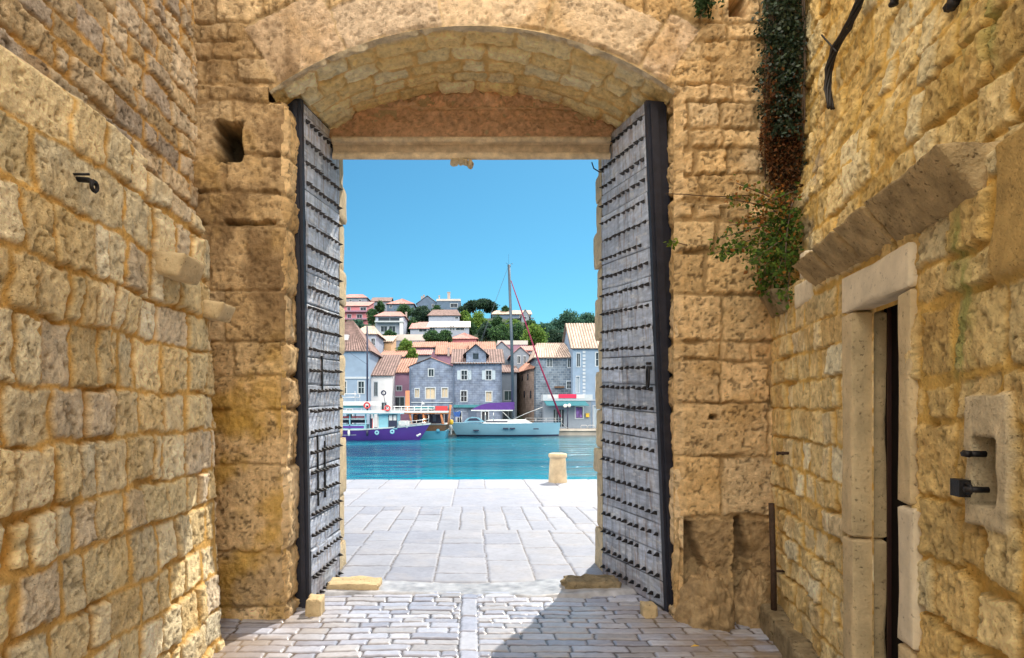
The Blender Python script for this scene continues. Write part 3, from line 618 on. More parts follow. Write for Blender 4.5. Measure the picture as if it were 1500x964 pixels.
for s0 in (DS0+.012,):
    q = [(s0, 0, -.136), (s0+.018, 0, -.136), (s0+.018, 0, -.12), (s0, 0, -.12), (s0, DZ, -.136), (s0+.018, DZ, -.136), (s0+.018, DZ, -.12), (s0, DZ, -.12)]
    st.hexa([tuple(rp(*t)) for t in q])
st.build('stile', mat('dark_red_brown_paint', (.035, .012, .01), rough=.6, var=.3), door)
# hood mould: four weathered stones
hs_ = [1.05, 1.45, 1.82, 2.20, 2.86]
for i in range(4):
    rblock('hood_stone', hs_[i]+.004, hs_[i+1]-.004, 2.335-.010*i, 2.475+.008*i, -.18, .15+.006*(i % 3), M['hood_stone'], 21+i, .02, 24, o1b=.01)
rblock('corbel', .10, .46, 2.28, 2.45, -.1, .13, M['dark_stone'], 27, .014, 18, o1b=.03)
for i, (s0, s1, z0, z1) in enumerate(((.74, .84, 2.44, 2.62), (.62, 1.02, 2.27, 2.43))): rblock('white_patch', s0, s1, z0, z1, -.12, .012, M['ashlar_pale'], 31+i, .003, 12)
# plinth stones along the foot
for i, (s0, s1) in enumerate(((.03, .52), (.53, 1.0), (1.01, 1.5))): rblock('plinth_stone', s0, s1, -.03, .17-.01*i, -.1, .13-.01*(i % 2), M['dark_stone'], 35+i, .018, 18)
# padlock and hasp
pk = thing('padlock', 'black iron padlock box hanging from a ring beside the small wall niche', 'padlock', tuple(rp(*rs(1407, 714), .06)))
pb = MB(); s_, z_ = rs(1408, 714, .05); q = [(s_-.03, z_-.03, .035), (s_+.03, z_-.03, .035), (s_+.03, z_-.03, .07), (s_-.03, z_-.03, .07), (s_-.03, z_+.028, .035), (s_+.03, z_+.028, .035), (s_+.03, z_+.028, .07), (s_-.03, z_+.028, .07)]
pb.hexa([tuple(rp(*t)) for t in q]); pb.build('lock_body', M['iron'], pk)
sh = MB(); sh.tube([tuple(rp(s_+a, z_+b, .052)) for a, b in ((.02, .01), (.045, .018), (.062, .012), (.068, 0), (.062, -.012), (.045, -.016), (.02, -.012))], .006, 6); sh.tube([tuple(rp(s_+.062, z_+.0, .0)), tuple(rp(s_+.062, z_, .07))], .011, 6)
sh.build('shackle', M['iron'], pk)
hk = MB(); s_, z_ = rs(1424, 665, .04); hk.tube([tuple(rp(s_, z_, 0)), tuple(rp(s_, z_, .06))], .011, 6); hk.tube([tuple(rp(s_-.02, z_, .055)), tuple(rp(s_+.012, z_, .055))], .012, 6)
tag(hk.build('wall_hook', M['iron'], None, tuple(rp(s_, z_, 0))), 'stubby iron pin above the padlock beside the wall niche', 'hook')
# small iron pegs left in the wall
for (px, py, lab) in ((1150, 664, 'tiny rusty iron peg in the right wall near the gate'), (1158, 664, 'second tiny iron peg just nearer than its twin in the right wall')):
    s_, z_ = rs(px, py); pg = MB(); pg.tube([tuple(rp(s_, z_, 0)), tuple(rp(s_, z_, .055))], .011, 6); pg.tube([tuple(rp(s_, z_-.015, .05)), tuple(rp(s_, z_+.012, .05))], .008, 6)
    tag(pg.build('iron_peg', M['rust'], None, tuple(rp(s_, z_, 0))), lab, 'peg', 'iron pegs in the right wall')
# cable bundle looping down the upper wall
cb = MB(); rr_ = random.Random(4)
path = [(1268, -10), (1262, 8), (1247, 40), (1228, 70), (1219, 100), (1217, 130), (1222, 158)]
for k in range(6):
    pts = []
    for i, (px, py) in enumerate(path):
        o = -.22+.02; s_, z_ = rs(px, py, o); a = i*1.3+k*math.pi/3; pts.append(tuple(rp(s_+.022*math.cos(a)*(1.2-.1*i), z_+.006*math.sin(a), o+.02+.018*math.sin(a))))
    fine = []
    for a, b_ in zip(pts[:-1], pts[1:]): fine += [tuple(np.array(a)*(1-t)+np.array(b_)*t) for t in (0, .5)]
    cb.tube(fine+[pts[-1]], .0085, 5)
cb.tube([tuple(rp(*rs(1233, 75, -.2), -.17)), tuple(rp(*rs(1216, 50, -.2), -.15))], .006, 5)
tag(cb.build('cable_bundle', M['cable'], None, tuple(rp(*rs(1222, 158, -.2), -.2))), 'twisted bundle of black cables hanging on the upper right wall', 'cables')
for (px, lab, gr) in ((1402, 'larger dark iron bracket at the top edge of the right wall', 1.3), (1313, 'smaller dark iron bracket at the top edge, nearer the cable bundle', .9)):
    mb = MB(); s_, z_ = rs(px, 2, -.2); o = -.25
    mb.tube([tuple(rp(s_, z_+.1, o)), tuple(rp(s_, z_+.03, o+.05)), tuple(rp(s_, z_, o+.06))], .013*gr, 6); mb.tube([tuple(rp(s_-.04*gr, z_+.005, o+.06)), tuple(rp(s_+.04*gr, z_+.005, o+.06))], .017*gr, 7); mb.tube([tuple(rp(s_, z_+.01, o+.06)), tuple(rp(s_, z_-.02*gr, o+.06))], .022*gr, 7)
    tag(mb.build('wall_bracket', M['iron'], None, tuple(rp(s_, z_, o))), lab, 'bracket', 'iron brackets high on the right wall')

# ------------------------------------------------------------------ door leaves
def leaf(A, B, C_, D, thick, seams, label, seed, rows, edge_t, stud_ys, per, ring=None):
    """A near bottom, B far bottom, C far top, D near top; the boarded face looks into the passage"""
    A, B, C_, D = (np.array(q, float) for q in (A, B, C_, D))
    nrm = np.cross(B-A, D-A); nrm /= np.linalg.norm(nrm)
    if nrm[0]*(A[0]) > 0: nrm = -nrm
    def bl(u, v, o=0.0):
        u = np.asarray(u, float)[..., None]; v = np.asarray(v, float)[..., None]; o = np.asarray(o, float)[..., None]
        return A*(1-u)*(1-v)+B*u*(1-v)+C_*u*v+D*(1-u)*v+nrm*o
    t = thing('gate_door', label, 'door', tuple((A+B)/2))
    Lw = np.linalg.norm(B-A); Lh = np.linalg.norm(D-A)
    us = lin(0, 1, .008/Lw); vs = lin(0, 1, .009/Lh); U, V = np.meshgrid(us, vs, indexing='ij')
    lay = Lay(seed, rows, -.2, Lw+.2, (9, 10), {i: seams(i) for i in range(len(rows)-1)})
    sd, idn, lx, ly = lay.ev(U*Lw, V*Lh+(fbm(U*2, V*9, seed, 2)-.5)*.012, .004)
    hr = _hs[idn]; m = sstep(.001, .007, sd)
    gr = fbm(U*Lw*3, V*Lh*45, seed+1, 4)
    o = (m-1)*.012+(hr[..., 0]-.5)*.012+(gr-.5)*.007+hr[..., 2]*ly*.004
    base = np.array((.47, .53, .66))*(.72+.5*hr[..., 1:2])*(.72+.56*gr[..., None])
    wn = sstep(.55, .72, fbm(U*Lw*6, V*Lh*6, seed+5, 5))[..., None]*.55; base = base*(1-wn)+np.array((.62, .66, .74))*wn
    sk_ = sstep(.50, .70, fbm(U*Lw*38, V*Lh*2.2, seed+15, 4))[..., None]*.45; base = base*(1-sk_)+np.array((.15, .165, .21))*sk_
    sc_ = sstep(.66, .74, fbm(U*Lw*9, V*Lh*42, seed+17, 4))[..., None]*.7; base = base*(1-sc_)+np.array((.66, .68, .72))*sc_
    rt2 = sstep(.60, .74, fbm(U*Lw*26, V*Lh*5, seed+19, 4))[..., None]*.5; base = base*(1-rt2)+np.array((.26, .17, .12))*rt2
    rst = ((1-sstep(.0, .10, V))*sstep(.4, .6, fbm(U*5, V*30, seed+7, 3))*.4)[..., None]; base = base*(1-rst)+np.array((.27, .19, .17))*rst
    c = base*m[..., None]+np.array((.02, .022, .035))*(1-m)[..., None]
    mb = MB(); mb.grid(bl(U, V, o), c)
    for v0_, v1_ in zip(np.linspace(0, 1, 13)[:-1], np.linspace(0, 1, 13)[1:]):
        mb.hexa([bl(u, v, oo) for (u, v, oo) in ((0, v0_, -thick), (1, v0_, -thick), (1, v0_, -.03), (0, v0_, -.03), (0, v1_, -thick), (1, v1_, -thick), (1, v1_, -.03), (0, v1_, -.03))], (.05, .06, .09))
    for uu in (us[0], us[-1]):
        mb.grid(np.stack([bl(np.full(20, uu), np.linspace(0, 1, 20), np.full(20, o_)) for o_ in (-.032, .0)]), np.full((2, 20, 3), .12))
    for vv in (0., 1.):
        mb.grid(np.stack([bl(np.linspace(0, 1, 20), np.full(20, vv), np.full(20, o_)) for o_ in (-.032, .0)]), np.full((2, 20, 3), .12))
    mb.build('boarded_panel', M['planks'], t)
    # heavy dark edge frame, two timbers
    e0 = -edge_t/Lw*.0
    fr = MB(); k = .05/Lw
    fr.hexa([bl(u, v, oo) for (u, v, oo) in ((-k, -.001, -thick-.02), (-.002, -.001, -thick-.02), (-.002, -.001, .004), (-k, -.001, .004), (-k, 1.003, -thick-.02), (-.002, 1.003, -thick-.02), (-.002, 1.003, .004), (-k, 1.003, .004))])
    fr.hexa([bl(u, v, oo) for (u, v, oo) in ((-k*1.6, .0, -thick*.55), (-k-.001, .0, -thick*.55), (-k-.001, .0, -.02), (-k*1.6, .0, -.02), (-k*1.6, .995, -thick*.55), (-k-.001, .995, -thick*.55), (-k-.001, .995, -.02), (-k*1.6, .995, -.02))])
    fr.build('edge_frame', M['dark_wood'], t)
    rnd = random.Random(seed)
    for (v0, dv) in stud_ys:
        sm = MB()
        for i in range(per):
            u0 = (i+.6)/per+rnd.uniform(-.008, .008); vv = v0+dv*u0+rnd.uniform(-.0012, .0012)
            if not 0.005 < vv < .985: continue
            s_ = .015*rnd.uniform(.85, 1.1); du, dv_ = s_/Lw, s_/Lh; tip = .050*rnd.uniform(.8, 1.1)
            if rnd.random() < .03: continue
            v = [bl(u0-du, vv-dv_, 0), bl(u0+du, vv-dv_, 0), bl(u0+du, vv+dv_, 0), bl(u0-du, vv+dv_, 0), bl(u0-du, vv-dv_, .008), bl(u0+du, vv-dv_, .008), bl(u0+du, vv+dv_, .008), bl(u0-du, vv+dv_, .008), bl(u0+rnd.uniform(-.2, .2)*du, vv-dv_*.4, tip)]
            sm.add(v, [(0, 1, 5, 4), (1, 2, 6, 5), (2, 3, 7, 6), (3, 0, 4, 7), (4, 5, 8), (5, 6, 8), (6, 7, 8), (7, 4, 8)])
        if sm.n: sm.build('stud_row', M['iron'], t)
    if ring:
        rm = MB(); c0 = bl(ring[0], ring[1], .03); pts = [bl(ring[0], ring[1]+.012, .0), bl(ring[0], ring[1]+.012, .04)]
        rm.tube(pts, .012, 7); n = 14
        rm.tube([tuple(c0+np.array((0, math.sin(2*math.pi*i/n)*.035, math.cos(2*math.pi*i/n)*.085-.06))) for i in range(n+1)], .009, 6)
        rm.build('ring_handle', M['iron'], t)
    return t, bl, Lw, Lh
def PX(px, py, Y): return P(px, py, Y)
rr_ = random.Random(9)
rowl = rnd_rows(33, 0, 4.4, (.17, .26)); rowr = rnd_rows(35, 0, 4.4, (.17, .25))
studl = [(.012+i*.0415, 0.0) for i in range(24)]; studr = [(.022+i*.0415, 0.0) for i in range(24)]
lf, blL, LwL, LhL = leaf(PX(456, 887, 5.3), PX(498, 846, 6.18), PX(497, 204, 6.18), PX(444, 150, 5.3), .10, lambda i: [-.3, .42 if i in (2, 5, 9, 13) else 4, 5], 'open studded gate leaf on the left, its boards partly struck by sun', 101, rowl, .1, studl, 9)
rf, blR, LwR, LhR = leaf(PX(973, 893, 5.17), PX(883, 843, 6.2), PX(881, 209, 6.2), PX(944, 152, 5.17), .15, lambda i: [-.3, .62, 4] if i < 11 else [-.3, 4, 5], 'open studded gate leaf on the right, shaded grey boards with a ring handle', 103, rowr, .15, studr, 10, ring=(.06, .475))
# iron straps riveted low on the left leaf
for (u0, v0, v1) in ((.24, .19, .335), (.46, .20, .32), (.40, .43, .50)):
    mb = MB(); du = .009/LwL
    mb.hexa([blL(u, v, o) for (u, v, o) in ((u0-du, v0, -.004), (u0+du, v0, -.004), (u0+du, v0, .012), (u0-du, v0, .012), (u0-du, v1, -.004), (u0+du, v1, -.004), (u0+du, v1, .012), (u0-du, v1, .012))]); mb.build('iron_strap', M['iron'], lf)
for (v0) in (.262,):
    mb = MB(); dv = .012/LhL
    mb.hexa([blL(u, v, o) for (u, v, o) in ((.05, v0-dv, -.004), (.7, v0-dv, -.004), (.7, v0-dv, .013), (.05, v0-dv, .013), (.05, v0+dv, -.004), (.7, v0+dv, -.004), (.7, v0+dv, .013), (.05, v0+dv, .013))]); mb.build('iron_strap', M['iron'], lf)
# stops and worn threshold stones
def stone_box(name, x0, x1, y0, y1, z1, lab, cat, seed, amp=.012, mtl=None, skew=0, z0=-.04):
    o = rough_block(name, mtl or M['ashlar'], None, [(x0, y0, z0), (x1, y0, z0), (x1, y1, z0), (x0, y1, z0), (x0+skew, y0, z1), (x1+skew, y0, z1*.95), (x1+skew, y1, z1), (x0+skew, y1, z1)], seed, amp, 16, None, ((x0+x1)/2, (y0+y1)/2, 0))
    return tag(o, lab, cat)
stone_box('door_stop', -1.29, -1.165, 5.02, 5.20, .13, 'small golden stone block stopping the left gate leaf', 'stone block', 51)
stone_box('door_stop', 1.33, 1.44, 4.99, 5.12, .095, 'small pale stone block stopping the right gate leaf', 'stone block', 52)
stone_box('threshold_stone', -1.26, -.80, 5.62, 5.88, .085, 'low worn kerb stone at the foot of the left door jamb', 'threshold stone', 53, .035)
stone_box('threshold_stone', .82, 1.32, 5.66, 5.92, .095, 'rounded worn kerb stone at the foot of the right door jamb', 'threshold stone', 54, .05, M['dark_stone'])
# rusty pipe in the right corner
pp_ = MB(); x, y, z = P(1134, 936, 4.62); pp_.tube([(x, y, 0), (x, y+.01, .45), (x-.01, y+.02, .93)], .02, 10); pp_.tube([(x-.0, y, .45), (x+.08, y, .45)], .01, 5)
tag(pp_.build('drain_pipe', M['rust'], None, (x, y, 0)), 'short dark rusty pipe standing in the corner of gate and right wall', 'pipe')
wr = MB(); wr.tube([P(975, 284, 4.9), P(1000, 284.5, 4.88), P(1030, 287, 4.87), P(1060, 288, 4.87), P(1100, 286, 4.87)], .0035, 5)
tag(wr.build('wire', M['rust'], None, P(1060, 288, 4.87)), 'thin grey wire stretched across the gate pier to the plant', 'wire')
w2 = MB(); w2.tube([P(867, 238, 6.1), P(870, 247, 6.05), P(878, 252, 6.02), P(884, 252, 5.9)], .006, 5)
tag(w2.build('wire', M['cable'], None, P(870, 247, 6.05)), 'short curled wire at the top of the right gate leaf', 'wire')

# ------------------------------------------------------------------ paving
def paving(us, vs, lays, pal, joint_c, seed, z0, joint=.006, relief=.012, warp=.012, rough=.004, off=.006, wave=.01, hfun=None, cfun=None, cvar=.14):
    U, V = np.meshgrid(us, vs, indexing='ij'); h = np.zeros_like(U); c = np.zeros(U.shape+(3,))
    for (test, lay, rot) in lays:
        mk = test(U, V)
        a, b = (V, U) if rot else (U, V)
        hh, cc, _ = masonry(a, b, lay, pal, joint_c, seed=seed, joint=joint, relief=relief, warp=warp, rough=rough, off=off, bev=.012, rad=.012, stain=(.46, .42, .40), stain_amt=.18, tilt=.0015, cvar=cvar, spk=.2, pitd=.001, pitc=.08)
        h = np.where(mk, hh, h); c = np.where(mk[..., None], cc, c)
    h = h+(fbm(U*1.2, V*1.2, seed+3, 3)-.5)*wave-relief
    if hfun is not None: h = h+hfun(U, V)
    if cfun is not None: c = cfun(U, V, c)
    return np.stack([U, V, z0+h], -1), c
rows_in = rnd_rows(71, 2.0, 5.9, (.09, .125))
lay_in = Lay(111, rows_in, -3, 3, (.16, .34)); lay_strip = Lay(112, rnd_rows(72, 2, 6, (.20, .45)), -3, 3, (1, 2), {i: [-3, -.082, .055, 3] for i in range(40)})
lay_coarse = Lay(113, rnd_rows(73, -40, 6, (.3, .5)), -20, 20, (.5, .9))
PAV = [(.44, .475, .60), (.37, .40, .52), (.50, .53, .64), (.43, .44, .50)]
def in_h(U, V): return .012*sstep(5.35, 5.5, V)
def in_c(U, V, c):
    g = (np.clip(sstep(.9, 1.9, np.abs(U-.05))*sstep(.3, .55, fbm(U*3, V*3, 121, 5)), 0, 1)*.8*(V < 5.3))[..., None]
    return c*(1-g)+np.array((.26, .19, .12))*g
us = cat_lin((-3.0, -2.2, .1), (-2.2, 2.35, .0095), (2.35, 3.2, .1)); vs = cat_lin((2.0, 3.9, .1), (3.9, 5.64, .0075))
pv = MB()
pt, c = paving(us, vs, [(lambda U, V: np.ones_like(U, bool), lay_in, False), (lambda U, V: np.abs(U+.0135) < .0685, lay_strip, False)], PAV, (.07, .055, .05), 131, 0.0, relief=.009, wave=.018, hfun=in_h, cfun=in_c, off=.004, warp=.014, joint=.005, rough=.0015, cvar=.24); pv.grid(pt, c)
al = struct(pv.build('alley_paving', M['paving']))
gd = MB(); gd.box((-60, -40, -.4), (60, 2.0, -.02), (.46, .42, .36)); gd.box((-60, 1.99, -.4), (-2.98, 6.6, -.021), (.46, .42, .36)); gd.box((3.18, 1.99, -.4), (60, 6.6, -.021), (.46, .42, .36))
struct(gd.build('ground', M['quay']))
# threshold: worn grey sill between alley and quay
th = MB(); us = cat_lin((-2.2, 2.3, .012)); vs = lin(5.46, 6.0, .012); U, V = np.meshgrid(us, vs, indexing='ij')
wob = .04*np.sin(U*3.1)+.16*(fbm(U*2.2, V*0, 141, 4)-.5); z = -.012+.054*sstep(5.50, 5.58, V+wob)*(1-.55*np.exp(-(U/.7)**2))+.012*(fbm(U*7, V*7, 142, 4)-.5)
c = np.array((.44, .45, .49))*(.45+1.1*fbm(U*12, V*12, 143, 5))[..., None]
th.grid(np.stack([U, V, z], -1), c); struct(th.build('threshold', M['paving']))
# quay
def px_x(px, py, Y): return (px-VX)/F*Y
colA = [-4.1, -3.6, -3.1, -2.6, -2.15, -1.72, -1.27, -.80, -.345, .16, .60, 1.0, 1.44, 1.9, 2.4, 2.9, 3.4, 4]
rA = Lay(129, colA, 5, 9, (.45, 1.0))
rB = Lay(116, rnd_rows(75, -9, 9, (.27, .36)), 8, 11, (.9, 2.1), None)
rC = Lay(117, rnd_rows(76, -9, 9, (1.2, 2.4)), 10, 14, (1, 2), {i: [10.5, 12.9] for i in range(30)})
rD = Lay(118, rnd_rows(77, -9, 9, (.55, .9)), 12, 15, (1, 2), {i: [12.9, 14.62] for i in range(40)})
def one(a, b): return lambda U, V: (V >= a)*(V < b)
QP = [(.30, .325, .405), (.275, .30, .385), (.32, .34, .415)]
us = cat_lin((-12, -3.4, .25), (-3.4, 3.6, .0145), (3.6, 12, .25)); vs = cat_lin((5.84, 8.44, .0125), (8.44, 14.6, .0165))
qy = MB()
pt, c = paving(us, vs, [(one(5, 8.44), rA, True), (one(8.44, 10.5), rB, True), (one(10.5, 12.9), rC, True), (one(12.9, 15), rD, True)], QP, (.10, .085, .08), 151, .03, joint=.004, relief=.010, wave=.012, rough=.002, off=.003, warp=.012, cvar=.12, hfun=lambda U, V: -.06*(1-sstep(5.84, 5.97, V)))
qy.grid(pt, c)
for a, b in (((-60, 6.6, -3.2), (60, 14.6, -.03)),): qy.box(a, b, (.5, .49, .5))
for a, b in (((-60, 6.6, -.03), (-11.9, 14.6, .022)), ((11.9, 6.6, -.03), (60, 14.6, .022))): qy.box(a, b, (.5, .49, .5))
struct(qy.build('quay', M['quay']))
# bollard
bo = MB(); x, y, z = P(817, 707, 14.02)
n = 36; prof = [(.205, -.02), (.200, .03), (.192, .15), (.183, .30), (.176, .44), (.172, .515), (.176, .535), (.194, .550), (.203, .572), (.200, .605), (.185, .628), (.14, .640), (.06, .645)]
th_ = np.linspace(0, 2*np.pi, n+1); kk = []
for (a, b), (a2, b2) in zip(prof[:-1], prof[1:]): kk += [(a+(a2-a)*t/4, b+(b2-b)*t/4) for t in range(4)]
kk.append(prof[-1]); kk = np.array(kk); T, K = np.meshgrid(th_, np.arange(len(kk)), indexing='ij')
q = 1+(fbm(np.cos(T)*2+5, np.sin(T)*2+kk[K, 1]*7+5, 161, 4)-.5)*.09
bo.grid(np.stack([x+kk[K, 0]*q*np.cos(T), y+kk[K, 0]*q*np.sin(T), .02+kk[K, 1]+(q-1)*.1], -1)); bo.lathe((x, y, .66), [(.06, 0), (.03, .006), (.004, .007)], 24)
tag(bo.build('mooring_bollard', mat('bollard_stone', (.62, .50, .34), rough=.85, var=.3, vs=5, bump=.7, bs=30, dist=.012, spots=.4, spot_s=18, spotcol=(.40, .27, .14)), None, (x, y, .02)), 'squat pale stone mooring bollard with rounded cap at the quay edge', 'bollard')
# ================================================================== across the water
WZ, QZ = -1.4, -0.69
M['water'] = bpy.data.materials.new('harbour_water'); M['water'].use_nodes = True
def _water(m):
    n = m.node_tree.nodes; l = m.node_tree.links; b = n['Principled BSDF']
    b.inputs['Base Color'].default_value = (.0, .16, .22, 1); b.inputs['Roughness'].default_value = .07; b.inputs['IOR'].default_value = 1.33
    tc = n.new('ShaderNodeTexCoord'); mp = n.new('ShaderNodeMapping'); mp.inputs['Scale'].default_value = (.32, 1.0, 1); l.new(tc.outputs['Object'], mp.inputs[0])
    t1 = n.new('ShaderNodeTexNoise'); t1.inputs['Scale'].default_value = .75; t1.inputs['Detail'].default_value = 5; t1.inputs['Roughness'].default_value = .55; t1.inputs['Distortion'].default_value = .6; l.new(mp.outputs[0], t1.inputs['Vector'])
    t2 = n.new('ShaderNodeTexNoise'); t2.inputs['Scale'].default_value = .16; t2.inputs['Detail'].default_value = 3; l.new(mp.outputs[0], t2.inputs['Vector'])
    ad = n.new('ShaderNodeMath'); ad.operation = 'MULTIPLY_ADD'; ad.inputs[1].default_value = 2.0; l.new(t2.outputs[0], ad.inputs[0]); l.new(t1.outputs[0], ad.inputs[2])
    bp = n.new('ShaderNodeBump'); bp.inputs['Strength'].default_value = 1.0; bp.inputs['Distance'].default_value = .55; l.new(ad.outputs[0], bp.inputs['Height']); l.new(bp.outputs[0], b.inputs['Normal'])
    t3 = n.new('ShaderNodeTexNoise'); t3.inputs['Scale'].default_value = .06; t3.inputs['Detail'].default_value = 3; l.new(mp.outputs[0], t3.inputs['Vector'])
    mr = n.new('ShaderNodeMapRange'); mr.inputs[1].default_value = .4; mr.inputs[2].default_value = .6; l.new(t3.outputs[0], mr.inputs[0])
    mx = n.new('ShaderNodeMix'); mx.data_type = 'RGBA'; l.new(mr.outputs[0], mx.inputs[0]); mx.inputs[6].default_value = (.0, .07, .125, 1); mx.inputs[7].default_value = (.0, .18, .27, 1); l.new(mx.outputs[2], b.inputs['Base Color'])
_water(M['water'])
wt = MB(); wt.add([(-900, 14.3, WZ), (900, 14.3, WZ), (900, 2500, WZ), (-900, 2500, WZ)], [(0, 1, 2, 3)])
struct(wt.build('water', M['water']))

# terrain -----------------------------------------------------------
def terr(x, y):
    x = np.asarray(x, float); y = np.asarray(y, float)
    base = np.interp(y, [84, 92, 100, 118, 140, 165, 185, 205, 240, 330, 480], [QZ-.02, .6, 3.0, 8.0, 14.5, 22.5, 27.5, 30.0, 29, 10, -8])
    pxx = VX+x/y*F
    side = np.interp(pxx, [200, 480, 560, 660, 740, 790, 830, 880, 960, 1200], [.8, .95, 1.0, 1.06, .98, .90, .80, .72, .6, .35])
    n = (fbm(x*.03+20, y*.03, 201, 4)-.5)*5*sstep(100, 140, y)
    return np.where(y < 86, QZ-.02, QZ+(base-QZ)*side+n)
tr = MB(); xs = cat_lin((-260, -50, 6), (-50, 60, 1.5), (60, 260, 6)); ys = cat_lin((84, 215, 1.5), (215, 480, 8)); U, V = np.meshgrid(xs, ys, indexing='ij')
tr.grid(np.stack([U, V, terr(U, V)], -1))
M['hill'] = mat('scrub_hillside', (.03, .055, .025), rough=1, var=.7, vs=.35, bump=1, bs=1.5, dist=.6, spots=.5, spot_s=.5, spotcol=(.06, .07, .035))
struct(tr.build('hillside', M['hill']))
fq = MB(); fq.box((-260, 75.2, -3), (260, 90, QZ), (.40, .37, .34)); fq.box((-260, 75.0, QZ-.18), (260, 75.9, QZ+.02), (.62, .56, .50))
M['farquay'] = mat('far_quay_stone', attr=True, rough=.85, var=.3, vs=.8)
struct(fq.build('far_quay', M['farquay']))

TONES = {'roof_white': (.62, .58, .58), 'trim': (.46, .52, .60)}; CUR = [(.5, .3, .2), .5]
# materials ---------------------------------------------------------
M['st_blue'] = brick('blue_grey_ashlar', (.215, .27, .385), (.165, .215, .33), (.12, .155, .24), bw=.62, rh=.28)
M['st_rough'] = brick('rough_rubble', (.17, .22, .29), (.10, .14, .20), (.26, .30, .36), bw=.5, rh=.3)
M['st_warm'] = brick('warm_rubble', (.46, .35, .29), (.38, .27, .22), (.30, .24, .20), bw=.5, rh=.26)
M['pale_blue'] = mat('pale_blue_render', (.23, .32, .46), rough=.9, var=.12, vs=.9)
M['white'] = mat('white_render', (.64, .66, .72), rough=.9, var=.1, vs=.8)
M['offwhite'] = mat('off_white_render', (.33, .38, .50), rough=.9, var=.14, vs=.8)
M['grey'] = mat('grey_render', (.22, .27, .35), rough=.9, var=.16, vs=.8)
M['mauve'] = mat('mauve_render', (.34, .20, .30), rough=.9, var=.14, vs=.8)
M['pinkwall'] = mat('pink_render', (.52, .20, .24), rough=.9, var=.12, vs=.5)
M['ochrewall'] = mat('ochre_render', (.62, .40, .24), rough=.9, var=.15, vs=.8)
M['bluewall'] = mat('slate_blue_render', (.11, .17, .27), rough=.9, var=.2, vs=.8)
M['trim'] = mat('pale_stone_trim', (.46, .52, .60), rough=.85, var=.1, vs=3)
M['glass'] = mat('dark_window_glass', (.03, .035, .05), rough=.12, var=0, spec=.6)
M['curtain'] = mat('cream_curtain', (.62, .53, .40), rough=.8, var=.12, vs=6)
M['shut_blue'] = mat('pale_blue_shutter', (.42, .52, .62), rough=.7, var=.1, vs=8)
M['shut_dark'] = mat('dark_blue_shutter', (.08, .12, .2), rough=.7, var=.15, vs=8)
TONES['roof_red'] = (.36, .19, .145)
M['roof_red'] = mat('terracotta_tiles', (.36, .19, .145), attr=True, rough=.9, var=.35, vs=2.2, spots=.4, spot_s=3, spotcol=(.62, .42, .32))
TONES['roof_pink'] = (.44, .23, .215)
M['roof_pink'] = mat('pink_tiles', (.44, .23, .215), attr=True, rough=.9, var=.3, vs=2.2)  # pink is the tiles' base colour
TONES['roof_pale'] = (.46, .36, .31)
M['roof_pale'] = mat('pale_old_tiles', (.46, .36, .31), attr=True, rough=.9, var=.35, vs=2.5, spots=.5, spot_s=3.5, spotcol=(.34, .22, .17))
TONES['roof_dark'] = (.20, .135, .13)
M['roof_dark'] = mat('dark_old_tiles', (.20, .135, .13), attr=True, rough=.9, var=.45, vs=2.2, spots=.4, spot_s=4, spotcol=(.42, .34, .30))
M['roof_white'] = mat('white_flat_roof', (.62, .58, .58), rough=.85, var=.1, vs=1.2)
M['chim'] = mat('chimney_render', (.38, .33, .32), rough=.9, var=.2, vs=3)
M['awn_teal'] = mat('teal_awning', (.05, .22, .28), rough=.8, var=.15, vs=2)
M['sign_pink'] = mat('crimson_sign', (.62, .02, .09), rough=.5, var=.05)
M['sign_white'] = mat('white_sign_board', (.62, .62, .66), rough=.5, var=.08)
M['yellow'] = mat('yellow_paint', (.75, .48, .04), rough=.5, var=.1)
M['wood_red'] = mat('orange_brown_wood', (.50, .20, .09), rough=.7, var=.25, vs=8)
M['wood_dk'] = mat('dark_brown_wood', (.12, .065, .035), rough=.7, var=.3, vs=8)

